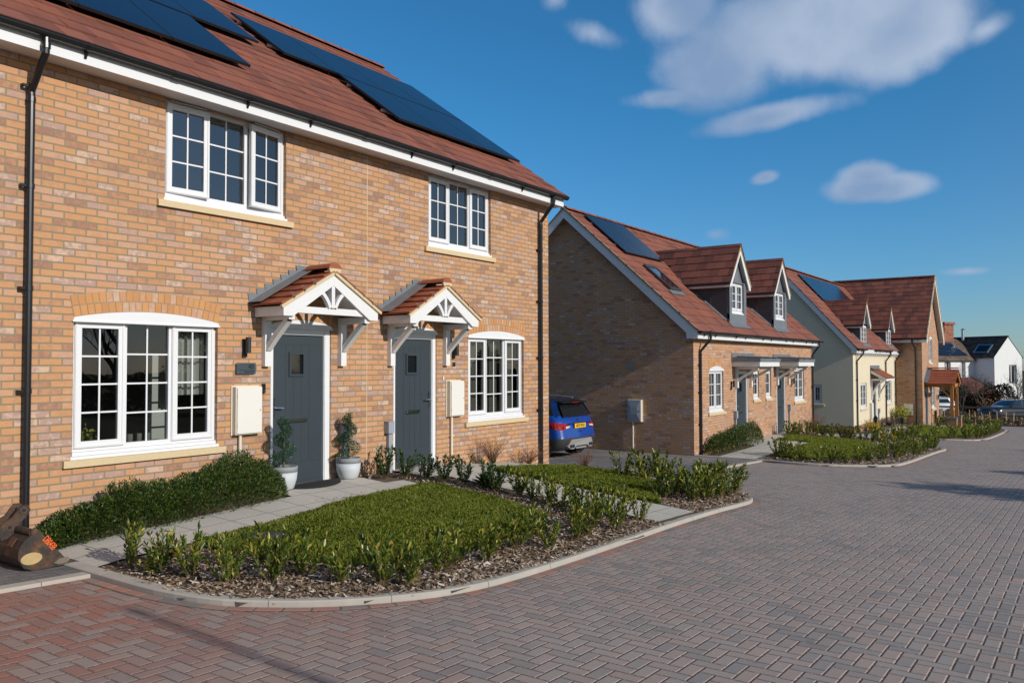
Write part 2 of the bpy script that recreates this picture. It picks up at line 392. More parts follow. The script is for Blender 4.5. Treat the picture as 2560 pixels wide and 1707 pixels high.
def flag_mat(name, ox, oy, sx, sy, col, stagger=0.):
    t = NT(name); P = t.pos(); p = t.sep(P)
    X = t.m('DIVIDE', t.m('SUBTRACT', p[0], ox), sx); Y = t.m('DIVIDE', t.m('SUBTRACT', p[1], oy), sy)
    fx = t.m('FRACT', X); fy = t.m('FRACT', Y)
    dx = t.m('MULTIPLY', t.m('MINIMUM', fx, t.m('SUBTRACT', 1., fx)), sx); dy = t.m('MULTIPLY', t.m('MINIMUM', fy, t.m('SUBTRACT', 1., fy)), sy)
    d = t.m('MINIMUM', dx, dy)
    jn = t.n('ShaderNodeMapRange'); t.set(jn.inputs[0], d); jn.inputs[1].default_value = .0025; jn.inputs[2].default_value = .006
    wn = t.n('ShaderNodeTexWhiteNoise', noise_dimensions='2D'); t.set(wn.inputs['Vector'], t.comb(t.m('FLOOR', X), t.m('FLOOR', Y), 0))
    rif = t.noise(1., 5, t.comb(t.m('MULTIPLY', p[0], 3.5), t.m('MULTIPLY', p[1], 16), wn.outputs[0]), .6, 1.2)
    c = t.mix(t.m('MULTIPLY', wn.outputs[0], .5), col, tuple(x * .86 for x in col))
    c = t.mix(t.noise(2.2, 4, P), t.mix(1., c, (.86, .86, .86), 'MULTIPLY'), c)
    c = t.mix(jn.outputs[0], (.10, .09, .075), c)
    h = t.m('ADD', t.m('MULTIPLY', jn.outputs[0], .8), t.m('MULTIPLY', rif, 1.3))
    return t.done(t.bsdf(c, .85, t.bump(h, .45, .012), spec=.25))
M['flag'] = flag_mat('riven_flag', -.4, -1.58, .46, .45, (.56, .525, .46))
M['flag_b'] = flag_mat('riven_flag_b', 5.3, -4.4, .55, .5, (.54, .51, .45))

def rust_mat():
    t = NT('rusty_steel'); P = t.obj()
    a = t.noise(9, 5, P, .65); b = t.noise(26, 4, P, .7)
    c = t.ramp(a, [(.30, (.020, .021, .024)), (.46, (.042, .035, .030)), (.58, (.12, .055, .026)), (.72, (.24, .13, .06))])
    c = t.mix(t.m('MULTIPLY', b, .5), c, (.05, .038, .03))
    return t.done(t.bsdf(c, .62, t.bump(b, .35, .01), metal=.25))
M['rust'] = rust_mat()

ROADSTOPS = [(0, (.25, .235, .225)), (.3, (.32, .29, .265)), (.5, (.40, .305, .26)), (.72, (.36, .325, .295)), (1, (.46, .325, .27))]
M['road'] = herring_mat('road_blocks', ROADSTOPS, ((.40, .165, .12), (.30, .17, .135)), ox=1.0545, oy=-7.016)
M['drive'] = herring_mat('drive_blocks', [(0, (.12, .123, .128)), (.5, (.155, .158, .163)), (1, (.20, .20, .20))], ((.13, .133, .138), (.17, .17, .172)), u=.1, joint=(.08, .08, .08))
# ------------------------------------------------------------------ house building blocks
def fac(Y0):   return lambda u, v, z: (u, Y0 + v, z)          # wall facing the street
def gab(X0):   return lambda u, v, z: (X0 + v, -u, z)         # wall facing back along the row

def wall_grid(mb, u0, u1, z0, z1, ops, rev=.10, mi=0):
    us = sorted({u0, u1, *[o[0] for o in ops], *[o[1] for o in ops]}); zs = sorted({z0, z1, *[o[2] for o in ops], *[o[3] for o in ops]})
    for a, b in zip(us, us[1:]):
        for c, d in zip(zs, zs[1:]):
            if any(o[0] <= a + 1e-6 and b <= o[1] + 1e-6 and o[2] <= c + 1e-6 and d <= o[3] + 1e-6 for o in ops): continue
            mb.add([(a, 0, c), (b, 0, c), (b, 0, d), (a, 0, d)], mi)
    for a, b, c, d in ops:
        mb.add([(a, 0, c), (a, 0, d), (a, rev, d), (a, rev, c)], mi); mb.add([(b, 0, c), (b, rev, c), (b, rev, d), (b, 0, d)], mi)
        mb.add([(a, 0, d), (b, 0, d), (b, rev, d), (a, rev, d)], mi); mb.add([(a, 0, c), (a, rev, c), (b, rev, c), (b, 0, c)], mi)

def tiles(mb, A, e, s, W, L, g=.345, tw=.295, keep=None, lift=.026, mi=0, jit=.004, thick=.02):
    A, e, s = V(*A), nrm(e), nrm(s); n = nrm(np.cross(e, s)); n = n if n[2] > 0 else -n
    P = lambda u, v, h: A + e * u + s * v + n * h
    k = 0; v0 = 0.
    while v0 < L - .02:
        v1 = min(v0 + g + .03, L); u = -(k % 2) * tw / 2
        while u < W - .01:
            a, b = max(u, 0), min(u + tw - .003, W); u += tw
            if b - a < .02 or (keep and not keep((a + b) / 2, v0 + g / 2)): continue
            j = lift + rnd.uniform(-jit, jit); j2 = j + rnd.uniform(-jit, jit) * .4; w = v0 + rnd.uniform(-.004, .004)
            q = [P(a, w, j), P(b, w, j2), P(b, v1, .006), P(a, v1, .006)]
            lo = [P(a, w, j - thick), P(b, w, j2 - thick), P(b, v1, -.002), P(a, v1, -.002)]
            mb.mesh(q + lo, [(0, 1, 2, 3), (4, 5, 1, 0), (4, 0, 3, 7), (5, 6, 2, 1)], mi, raw=True)
        v0 += g; k += 1

def ridge_tiles(mb, p0, p1, r=.125, ln=.45, mi=0, seg=9, drop=.05):
    p0, p1 = V(*p0), V(*p1); d = nrm(p1 - p0); a = nrm(np.cross(d, (0, 0, 1))); L = np.linalg.norm(p1 - p0)
    n = max(1, int(round(L / ln))); ln = L / n
    for i in range(n):
        q0 = p0 + d * (i * ln + .004); q1 = p0 + d * ((i + 1) * ln - .004); lift = .012 * (i % 2) * 0
        vs = []
        for q, rr in ((q0, r * 1.03), (q1, r * .985)):
            for k in range(seg):
                t = math.pi * (.08 + .84 * k / (seg - 1)); vs.append(q + a * math.cos(t) * rr + V(0, 0, 1) * (math.sin(t) * rr * .85 - drop + lift))
        fs = [(k, k + 1, seg + k + 1, seg + k) for k in range(seg - 1)] + [tuple(range(seg)), tuple(range(seg, 2 * seg))[::-1]]
        mb.mesh(vs, fs, mi, raw=True)

def window(house, xf, u0, u1, z0, z1, lights=1, cols=2, rows=3, v0=.055, sash=None, sill=.075, sillout=.045, cill=True, room='room_d', curtains=None, depth=2.2,
           fr=.055, open_ang=None, floor=None, glass='glass', sillext=.1, blind=None, rm=.5):
    """casement window: frame with child panes, sill, room and curtain; sash = which lights carry an opening sash"""
    sash = sash if sash is not None else [True] * lights
    mb = MB(xf); gl = MB(xf); cb = .075 if cill else 0.
    F0, F1 = v0, v0 + .07; zb = z0 + cb
    mb.box(u0, u1, F0, F1, z1 - fr, z1); mb.box(u0, u1, F0, F1, zb, zb + fr)
    mb.box(u0, u0 + fr, F0 + .001, F1, zb + fr, z1 - fr); mb.box(u1 - fr, u1, F0 + .001, F1, zb + fr, z1 - fr)
    if cill:
        mb.box(u0 - .004, u1 + .004, F0 - .03, F1, z0 + .035, zb - .002); mb.box(u0 - .02, u1 + .02, F0 - .065, F1 - .01, z0, z0 + .033)
    w = (u1 - u0 - fr) / lights
    for i in range(lights):
        a = u0 + fr / 2 + i * w; b = a + w
        if i: mb.box(a - fr / 2, a + fr / 2, F0 + .001, F1, zb + fr, z1 - fr)
        la, lb, lc, ld = a + fr / 2, b - fr / 2, zb + fr, z1 - fr
        tf = xf
        if open_ang and open_ang[i]:
            ang, hinge = open_ang[i]; hu = lb + .02 if hinge == 'r' else la - .02
            def tf(u, v, z, hu=hu, ang=ang, sg=1 if hinge == 'r' else -1):
                du, dv = u - hu, v - F0; c_, s_ = math.cos(ang), math.sin(ang)
                return xf(hu + du * c_ - sg * 0 - 0 * dv, F0 + dv * c_ - abs(du) * s_, z)
        sb = MB(tf); gb = MB(tf)
        if sash[i]:
            so = .022; f2 = .05; A, B, Cc, D = la - so, lb + so, lc - so, ld + so; G0, G1 = F0 - .018, F0 + .03
            sb.box(A, B, G0, G1, D - so - f2, D); sb.box(A, B, G0, G1, Cc, Cc + so + f2); sb.box(A, A + so + f2, G0 + .001, G1, Cc + so + f2, D - so - f2); sb.box(B - so - f2, B, G0 + .001, G1, Cc + so + f2, D - so - f2)
            sb.box(A + .006, B - .006, G0 - .008, G0 - .0005, Cc + .008, Cc + .03); sb.box(A + .006, B - .006, G0 - .008, G0 - .0005, D - .03, D - .008)
            sb.box(A + .006, A + .028, G0 - .008, G0 - .0005, Cc + .03, D - .03); sb.box(B - .028, B - .006, G0 - .008, G0 - .0005, Cc + .03, D - .03)
            la, lb, lc, ld = A + so + f2, B - so - f2, Cc + so + f2, D - so - f2; gv = F0 + .004
            if i != 1 and z1 - z0 > .9: sb.box(A + .05, B - .05, G0 - .012, G0 - .001, D + .012, D + .026)
        else: gv = F0 + .03
        gw = .018
        for k in range(1, cols):
            x = la + (lb - la) * k / cols; sb.box(x - gw / 2, x + gw / 2, gv - .006, gv + .012, lc, ld)
        for k in range(1, rows):
            z = lc + (ld - lc) * k / rows; sb.box(la, lb, gv - .0045, gv + .0105, z - gw / 2, z + gw / 2)
        gb.add([(la - .004, gv + .003, lc - .004), (lb + .004, gv + .003, lc - .004), (lb + .004, gv + .003, ld + .004), (la - .004, gv + .003, ld + .004)])
        for src, dst in ((sb, mb), (gb, gl)):
            dst.mesh(src.v, src.f, 0, raw=True)
    win = mb.build('window', M['white'], house)
    gl.build('pane', M[glass], win)
    if sill:
        s = MB(xf); s.box(u0 - sillext, u1 + sillext, -sillout, .1, z0 - sill, z0 - .002); s.build('sill', M['sill'], win)
    r = MB(xf); fl = floor if floor is not None else z0 - .6; e = rm; a, b, y0, y1, c, d = u0 - e, u1 + e, v0 + .10, v0 + depth, fl, z1 + min(.25, rm + .02)
    r.add([(a, y1, c), (b, y1, c), (b, y1, d), (a, y1, d)]); r.add([(a, y0, c), (a, y1, c), (a, y1, d), (a, y0, d)]); r.add([(b, y0, c), (b, y1, c), (b, y1, d), (b, y0, d)])
    r.add([(a, y0, c), (b, y0, c), (b, y1, c), (a, y1, c)]); r.add([(a, y0, d), (b, y0, d), (b, y1, d), (a, y1, d)])
    r.build('room', M[room], win)
    if curtains:
        for (ca, cbb, top, bot) in curtains:   # wavy hanging cloth
            cu = MB(xf); n = 14
            for k in range(n):
                t0, t1 = k / n, (k + 1) / n
                y0_, y1_ = v0 + .16 + .03 * math.sin(k * 2.1), v0 + .16 + .03 * math.sin((k + 1) * 2.1)
                cu.add([(ca + (cbb - ca) * t0, y0_, bot), (ca + (cbb - ca) * t1, y1_, bot), (ca + (cbb - ca) * t1, y1_, top), (ca + (cbb - ca) * t0, y0_, top)])
            cu.build('curtain', M['curtain'], win)
    if blind:
        bl = MB(xf); n = 40
        for k in range(n):
            x0_, x1_ = u0 + .05 + (u1 - u0 - .1) * k / n, u0 + .05 + (u1 - u0 - .1) * (k + 1) / n; f = lambda q: v0 + .14 + .012 * math.sin(q * 1.7)
            bl.add([(x0_, f(k), z0), (x1_, f(k + 1), z0), (x1_, f(k + 1), z1), (x0_, f(k), z1)])
        bl.build('curtain', M[blind], win)
    return win

def arch_head(house, xf, u0, u1, zs, rise, rings=2, ext=.0, name='window_arch', panel=True):
    """segmental arch of brick headers over an opening, with the white infill board below"""
    c = (u1 - u0) / 2; R_ = (c * c + rise * rise) / (2 * rise); cu, cz = (u0 + u1) / 2, zs + rise - R_; th = math.asin(c / R_)
    mb = MB(xf); rr = R_
    mb_ring = .1125
    seg = 24; o = []
    for k in range(seg + 1):
        t = -th + 2 * th * k / seg; o.append(t)
    r0, r1 = R_ + .001, R_ + rings * mb_ring
    for a, b in zip(o, o[1:]):
        mb.add([(cu + r0 * math.sin(a), -.0025, cz + r0 * math.cos(a)), (cu + r0 * math.sin(b), -.0025, cz + r0 * math.cos(b)), (cu + r1 * math.sin(b), -.0025, cz + r1 * math.cos(b)), (cu + r1 * math.sin(a), -.0025, cz + r1 * math.cos(a))], 1)
    for q in range(rings):
        ra, rb = R_ + q * mb_ring + .004, R_ + (q + 1) * mb_ring - .006
        n = int(round(2 * th * ra / .0745))
        for k in range(n):
            a = -th + 2 * th * (k + .07) / n; b = -th + 2 * th * (k + .93) / n; h = .006 + rnd.uniform(0, .003)
            p = [(cu + ra * math.sin(a), -h, cz + ra * math.cos(a)), (cu + ra * math.sin(b), -h, cz + ra * math.cos(b)), (cu + rb * math.sin(b), -h, cz + rb * math.cos(b)), (cu + rb * math.sin(a), -h, cz + rb * math.cos(a))]
            mb.mesh(p + [(x, 0, z) for x, _, z in p], [(0, 1, 2, 3), (0, 4, 5, 1), (1, 5, 6, 2), (2, 6, 7, 3), (3, 7, 4, 0)])
    ob = mb.build(name, [M['arch'], M['mortar']], house)
    if panel:
        pb = MB(xf); pts = [(u0 - .012, zs - .045), (u1 + .012, zs - .045)] + [(cu + R_ * math.sin(t), cz + R_ * math.cos(t)) for t in reversed(o)]
        pb.prism([(u, -.016, z) for u, z in pts], (0, 0, 0)) if False else None
        f = [(u, -.014, z) for u, z in pts]; bk = [(u, .05, z) for u, z in pts]; n = len(pts)
        pb.mesh(f + bk, [tuple(range(n))] + [(i, (i + 1) % n, n + (i + 1) % n, n + i) for i in range(n)])
        pb.box(u0 - .02, u1 + .02, -.022, -.0145, zs - .05, zs - .032)
        pb.build('arch_board', M['white'], ob)
    return ob

def meter_box(house, xf, u0, u1, z0, z1, d=.11, pipe_u=None, zg=0, doorm='white_box', bodym='cream_box', name='meter_box', facet=False):
    mb = MB(xf); mb.box(u0, u1, -d + .02, 0, z0, z1); mb.box(u0 - .012, u1 + .012, -.02, -.001, z0 - .012, z1 + .012)
    if pipe_u: 
        pts = [(pipe_u, -.035, z0), (pipe_u, -.035, zg)]; t = MB(); t.tube([xf(*p) for p in pts], .02, 10); mb.mesh(t.v, t.f, 0, raw=True)
        for zz in (zg + .12 * (z0 - zg) + .05, zg + .62 * (z0 - zg)): mb.box(pipe_u - .034, pipe_u + .034, -.06, -.01, zz, zz + .012)
    o = mb.build(name, M[bodym], house)
    dd = MB(xf); dd.box(u0 + .012, u1 - .012, -d, -d + .019, z0 + .014, z1 - .014)
    dd.box(u0 + .012, u0 + .02, -d - .004, -d - .0005, z0 + .09, z0 + .13); dd.box(u0 + .012, u0 + .02, -d - .004, -d - .0005, z1 - .13, z1 - .09)
    if facet:
        m_ = (u0 + u1) / 2; h = (z0 + z1) / 2
        for sg, ue in ((-1, u0 + .02), (1, u1 - .02)):
            dd.mesh([(ue, -d - .002, z0 + .03), (ue, -d - .002, z1 - .03), (ue - sg * .09, -d - .018, h + .1), (ue - sg * .09, -d - .018, h - .1)], [(0, 1, 2, 3)])
        dd.mesh([(u0 + .11, -d - .018, h + .1), (u1 - .11, -d - .018, h + .1), (u1 - .02, -d - .002, z1 - .03), (u0 + .02, -d - .002, z1 - .03)], [(0, 1, 2, 3)])
        dd.mesh([(u0 + .11, -d - .018, h - .1), (u1 - .11, -d - .018, h - .1), (u1 - .02, -d - .002, z0 + .03), (u0 + .02, -d - .002, z0 + .03)], [(0, 1, 2, 3)])
        dd.mesh([(u0 + .11, -d - .018, h - .1), (u1 - .11, -d - .018, h - .1), (u1 - .11, -d - .018, h + .1), (u0 + .11, -d - .018, h + .1)], [(0, 1, 2, 3)])
    dd.build('door', M[doorm], o)
    k = MB(xf); k.lathe([(.008, 0), (.008, .006)], (u1 - .035, -d - .006, (z0 + z1) / 2), 8, axis=(0, 1, 0)) if not facet else k.box(u1 - .045, u1 - .025, -d - .022, -d - .002, (z0 + z1) / 2 - .012, (z0 + z1) / 2 + .012)
    k.build('lock', M['alu'], o)
    return o

def downpipe(house, top, wallpt, zbot, r=.034, bend=.32, clips=(), xf=None):
    """from the gutter outlet down, swan neck to the wall, then straight"""
    mb = MB(); (x, y, z), (wx, wy) = top, wallpt
    mb.tube([(x, y, z + .06), (x, y, z - .10), (x, y, z - .16), (wx, wy, z - .16 - bend), (wx, wy, z - .22 - bend), (wx, wy, zbot)], r, 12)
    for zz in [z - .1, z - .25 - bend] + list(clips):
        mb.lathe([(r + .006, -.025), (r + .006, .025)], (wx if zz < z - .2 else x, wy if zz < z - .2 else y, zz), 12)
    for zz in clips: mb.box(wx - r - .05, wx + r + .004, wy - .012, wy + .012, zz - .012, zz + .012); mb.box(wx - r - .05, wx - r - .03, wy, wy + .06, zz - .014, zz + .014)
    return mb.build('downpipe', M['black'], house, smooth=False)

def gutter(house, p0, p1, r=.056, brackets=1.0, zoff=0):
    p0, p1 = V(*p0), V(*p1); d = nrm(p1 - p0); a = nrm(np.cross(d, (0, 0, 1))); L = np.linalg.norm(p1 - p0); seg = 8
    mb = MB()
    for rr in (r, r - .006):
        vs = []
        for q in (p0, p1):
            for k in range(seg + 1):
                t = math.pi * k / seg; vs.append(q + a * math.cos(t) * rr - V(0, 0, 1) * math.sin(t) * rr)
        mb.mesh(vs, [(k, k + 1, seg + 2 + k, seg + 1 + k) for k in range(seg)])
    for q in (p0, p1):
        mb.mesh([q + a * math.cos(math.pi * k / seg) * r - V(0, 0, 1) * math.sin(math.pi * k / seg) * r for k in range(seg + 1)], [tuple(range(seg + 1))])
    for sg in (1, -1): mb.tube([p0 + a * r * sg, p1 + a * r * sg], .006, 6)
    n = int(L / brackets); 
    for i in range(n + 1):
        q = p0 + d * (L * (i + .5) / (n + 1)); h = .05 if i % 3 == 2 else .018
        vs = [qq + a * math.cos(math.pi * k / seg) * (r + .007) - V(0, 0, 1) * math.sin(math.pi * k / seg) * (r + .007) for qq in (q - d * h, q + d * h) for k in range(seg + 1)]
        mb.mesh(vs, [(k, k + 1, seg + 2 + k, seg + 1 + k) for k in range(seg)])
        if h < .03: mb.prism([q - d * .012 - V(0, 0, .05), q - d * .012 - V(0, 0, .13) + nrm(V(0, 1, 0)) * .055 * (1 if abs(d[0]) > .5 else 0), q - d * .012 - V(0, 0, .03) + V(0, 1, 0) * .055 * (1 if abs(d[0]) > .5 else 0)], d * .024)
    return mb.build('gutter', M['black'], house)

def front_door(house, xf, u0, u1, zt, zb, leaf, hinge_right=True, win=True):
    """grey planked door in a white frame; leaf=(u0,u1,ztop)"""
    a, b, t = leaf
    mb = MB(xf); mb.box(u0, a, .02, .10, zb, zt); mb.box(b, u1, .02, .10, zb, zt); mb.box(a, b, .021, .10, t, zt)
    mb.box(u0 + .015, a - .01, .008, .0195, zb, zt - .01); mb.box(b + .01, u1 - .015, .008, .0195, zb, zt - .01)
    fr = mb.build('door_frame', M['white'], house)
    th = MB(xf); th.box(u0 - .02, u1 + .02, -.06, .1, zb - .045, zb - .002); th.build('threshold', M['grey_box'], fr)
    d = MB(xf); wl, wr, w0, w1 = a + (b - a) * .36, a + (b - a) * .60, t - .52, t - .26
    n = 5
    zs, ze = zb + .30, t - .13
    wall_grid(d, a, b, zb, t, [(wl, wr, w0, w1)], .03)
    dm = MB(xf); dm.mesh([(x, y + .055, z) for x, y, z in d.v], d.f, 0, raw=True)
    for k in range(1, n):                                   # plank grooves
        x = a + .1 + (b - a - .2) * k / n
        if wl - .03 < x < wr + .03:
            dm.box(x - .003, x + .003, .0525, .0545, zs, w0 - .05); dm.box(x - .003, x + .003, .0525, .0545, w1 + .05, ze)
        else: dm.box(x - .003, x + .003, .0525, .0545, zs, ze)
    dm.box(a + .1, b - .1, .0505, .0545, ze, ze + .008); dm.box(a + .1, b - .1, .0505, .0545, zs - .008, zs); dm.box(a, b, .035, .0545, zb + .005, zb + .05)
    door = dm.build('front_door', M['grey_door'], fr)
    wf = MB(xf); f = .03
    wf.box(wl - f, wr + f, .036, .054, w1, w1 + f); wf.box(wl - f, wr + f, .036, .054, w0 - f, w0); wf.box(wl - f, wl, .037, .054, w0, w1); wf.box(wr, wr + f, .037, .054, w0, w1)
    return fr, door, (wl, wr, w0, w1), wf

def door_fittings(house, xf, fr, win, wf, hu, sgn, zb, zl, lu0, lu1):
    wl, wr, w0, w1 = win
    wf.build('door_light_frame', M['grey_door'], fr)
    g = MB(xf); g.add([(wl, .075, w0), (wr, .075, w0), (wr, .075, w1), (wl, .075, w1)]); g.build('door_light', M['carglass'], fr)
    h = MB(xf); h.box(hu - .018, hu + .018, .04, .054, zb + .93, zb + 1.17); t = MB(); t.tube([xf(hu, .05, zb + 1.05), xf(hu, .0, zb + 1.05), xf(hu + sgn * .13, -.003, zb + 1.045)], .011, 8); h.mesh(t.v, t.f, 0, raw=True)
    h.lathe([(.012, 0), (.012, .01)], (hu, .03, zb + .965), 8, axis=(0, 1, 0)); h.build('door_handle', M['chrome'], fr)
    l = MB(xf); l.box(lu0, lu1, .030, .0535, zl, zl + .055); l.box(lu0 + .02, lu1 - .02, .024, .0295, zl + .008, zl + .046); l.build('letterbox', M['chrome'], fr)

def gallows(mb, xf, u, w, zb, zt, out, arm=.05):
    """timber bracket: wall post, arm, curved brace"""
    mb.box(u - w / 2, u + w / 2, -.075, -.001, zb, zt); mb.box(u - w / 2 + .004, u + w / 2 - .004, -out, -.0755, zt - .085, zt - .001)
    n = 7; pts = []
    for k in range(n + 1):
        t = k / n; p0, p1, p2 = V(-.07, zb + .22), V(-.24, zt - .27), V(-out + .06, zt - .085)
        pts.append((1 - t) ** 2 * p0 + 2 * t * (1 - t) * p1 + t * t * p2)
    hw = w / 2 - .012
    for k in range(n):
        (a0, b0), (a1, b1) = pts[k], pts[k + 1]; dx, dz = nrm((a1 - a0, b1 - b0)); nx, nz = -dz * .034, dx * .034
        q = [(a0 - nx, b0 - nz), (a1 - nx, b1 - nz), (a1 + nx, b1 + nz), (a0 + nx, b0 + nz)]
        mb.mesh([(u - hw, v, z) for v, z in q] + [(u + hw, v, z) for v, z in q], [(0, 1, 2, 3), (4, 7, 6, 5), (0, 4, 5, 1), (3, 2, 6, 7)])

def gable_canopy(house, cx, br, hw=.80, Yf=-.57, zfoot=2.205, zeave=2.335, zap=2.79, post_b=1.585):
    """tiled gabled door canopy on two gallows brackets with a sunburst in the gable"""
    xf = fac(0); mb = MB(xf)
    sl = (zap - zeave) / hw; bd = .13; T = .034
    for sg in (-1, 1):
        P = lambda x, z: (cx + sg * x, z)
        poly = [P(hw, zfoot), P(hw, zeave), P(0, zap), P(0, zap - bd * 1.22), P(hw - .15, zfoot + .0)]
        f = [(u, Yf, z) for u, z in poly]; b = [(u, Yf + T, z) for u, z in poly]; n = 5
        mb.mesh(f + b, [tuple(range(n)), tuple(range(n, 2 * n))] + [(i, (i + 1) % n, n + (i + 1) % n, n + i) for i in range(n)])
        mb.box(*sorted((cx + sg * hw, cx + sg * (hw - .03))), Yf + T + .001, -.01, zfoot, zeave - .012)      # side fascia
        mb.add([(cx + sg * (hw - .03), Yf + T, zfoot + .03), (cx + sg * (hw - .03), 0, zfoot + .03), (cx, 0, zap - .09), (cx, Yf + T, zap - .09)])   # lining
        mb.add([(cx + sg * (hw - .03), Yf + T, zfoot + .012), (cx + sg * (hw - .03), -.01, zfoot + .012), (cx + sg * (hw - .2), -.01, zfoot + .012), (cx + sg * (hw - .2), Yf + T, zfoot + .012)])
    mb.box(cx - hw + .17, cx + hw - .17, Yf + T + .002, Yf + T + .09, 2.252, 2.336)                           # tie beam
    mb.box(cx - .028, cx + .028, Yf + .006, Yf + T + .05, 2.337, zap - bd)                                   # king post
    for sg in (-1, 1):
        pts = []
        for k in range(8):
            t = k / 7; p0, p1, p2 = V(.045, 2.338), V(.09, 2.47), V(.215, 2.56 - .005); pts.append((1 - t) ** 2 * p0 + 2 * t * (1 - t) * p1 + t * t * p2)
        for (a0, b0), (a1, b1) in zip(pts, pts[1:]):
            dx, dz = nrm((a1 - a0, b1 - b0)); nx, nz = -dz * .024, dx * .024
            q = [(cx + sg * (a0 - nx), b0 - nz), (cx + sg * (a1 - nx), b1 - nz), (cx + sg * (a1 + nx), b1 + nz), (cx + sg * (a0 + nx), b0 + nz)]
            mb.mesh([(u, Yf + .008, z) for u, z in q] + [(u, Yf + T + .03, z) for u, z in q], [(0, 1, 2, 3), (4, 7, 6, 5), (0, 4, 5, 1), (3, 2, 6, 7)])
    can = mb.build('door_canopy', M['white_t'], house)
    for u in br:
        g = MB(xf); gallows(g, xf, u, .098, post_b, zfoot + .045, .53); g.build('bracket', M['white_t'], can)
    tm = MB(); ang = math.atan(sl); Lr = (hw + .05) / math.cos(ang)
    for sg in (-1, 1):
        s_ = V(-sg * math.cos(ang), 0, math.sin(ang)); A = V(cx + sg * (hw + .05), Yf - .035, zeave + .03 - .05 * sl)
        tiles(tm, A, (0, 1, 0), s_, -Yf + .035, Lr - .02, g=.19, tw=.21, lift=.03, thick=.026)
        n_ = nrm(V(sg * math.sin(ang), 0, math.cos(ang)))
    tm.build('roof_tiles', M['tile_c'], can)
    rm = MB(); ridge_tiles(rm, (cx, Yf - .035, zap + .085), (cx, -.12, zap + .085), .115, .36); rm.build('ridge_tile', M['tile_c'], can)
    vm = MB()
    for sg in (-1, 1):                                       # mortar bedding at the verge
        a = (cx + sg * (hw + .045), Yf - .012, zeave + .002 - .045 * sl); b = (cx, Yf - .012, zap + .004)
        vm.bar(a, b, .036, .036)
    vm.prism([(cx + .098 * math.cos(t), Yf - .03, zap + .045 + .085 * math.sin(t)) for t in np.linspace(-.5, math.pi + .5, 16)], (0, .04, 0)); vm.build('mortar_verge', M['sill'], can)
    cl = MB()
    for sg in (-1, 1):
        for k in range(1, 4):
            t = .19 * k / Lr + .01; x = cx + sg * (hw + .05) * (1 - t); z = zeave + .045 - .05 * sl + (zap - zeave + .05 * sl) * t
            cl.bar((x, Yf - .055, z - .025), (x - sg * .03, Yf - .03, z + .035), .012, .006); cl.bar((x, Yf - .05, z + .03), (x + sg * .03, Yf - .02, z + .04), .01, .006)
    cl.build('tile_clip', M['alu'], can)
    ld = MB()                                                # lead soakers and stepped flashing
    for sg in (-1, 1):
        s_ = V(-sg * math.cos(ang), 0, math.sin(ang)); n_ = V(sg * math.sin(ang), 0, math.cos(ang)); A = V(cx + sg * (hw + .07), 0, zeave + .03 - .07 * sl)
        p = [A + n_ * .068 + V(0, -.28, 0), A + n_ * .068 + V(0, -.012, 0), A + s_ * (Lr + .03) + n_ * .068 + V(0, -.012, 0), A + s_ * (Lr + .03) + n_ * .068 + V(0, -.28, 0)]
        ld.mesh(p, [(0, 1, 2, 3)])
        st = 7; dzs = (zap - zeave + .07 * sl) / st
        for k in range(st):
            xa = cx + sg * (hw + .07) * (1 - k / st); xb = cx + sg * (hw + .07) * (1 - (k + 1) / st); za = zeave - .04 + dzs * k
            pts = [(xa + sg * .035, -.006 - .001 * k, za + .20), (xb + sg * .012, -.006 - .001 * k, za + .20), (xb, -.006 - .001 * k, za + dzs + .05), (xa, -.006 - .001 * k, za + .045)]
            ld.mesh(pts + [(a, b - .004, c) for a, b, c in pts], [(0, 1, 2, 3), (4, 5, 6, 7), (0, 1, 5, 4)])
    ld.build('lead_flashing', M['lead'], can)
    return can

def wall_light(house, xf, u, z0, z1):
    mb = MB(xf); mb.box(u - .03, u + .03, -.03, -.001, z0, z1 - .02); t = MB(); t.tube([xf(u, -.09, z1), xf(u, -.09, z0 + .05)], .033, 14); mb.mesh(t.v, t.f, 0, raw=True); mb.box(u - .012, u + .012, -.09, -.03, z1 - .08, z1 - .06)
    return mb.build('wall_light', M['blackm'], house)

def grey_box(house, xf, u0, u1, z0, z1, zg):
    mb = MB(xf); mb.box(u0, u1, -.10, -.001, z0, z1); mb.box(u0 - .004, u1 + .004, -.104, -.002, z1, z1 + .008)
    c = (u0 + u1) / 2 + .02; mb.box(c - .035, c + .035, -.06, -.001, zg, z0 - .001)
    return mb.build('utility_box', M['grey_box'], house)

def text(name, body, size, loc, rot, mat, parent, ext=.002, align='CENTER', space=1., scale=(1, 1, 1), bold=0.):
    c = bpy.data.curves.new(name, 'FONT'); c.body = body; c.size = size; c.extrude = ext; c.align_x = align; c.align_y = 'CENTER'; c.space_character = space; c.offset = bold
    tmp = bpy.data.objects.new(name, c); COL.objects.link(tmp)
    me = bpy.data.meshes.new_from_object(tmp.evaluated_get(bpy.context.evaluated_depsgraph_get())); bpy.data.objects.remove(tmp); bpy.data.curves.remove(c)
    me.materials.clear(); me.materials.append(mat); o = bpy.data.objects.new(name, me); COL.objects.link(o)
    o_ = parent['_o']; o.parent = parent; o.location = tuple(a - b for a, b in zip(loc, o_)); o.rotation_euler = rot; o.scale = scale; o['_o'] = o_
    return o

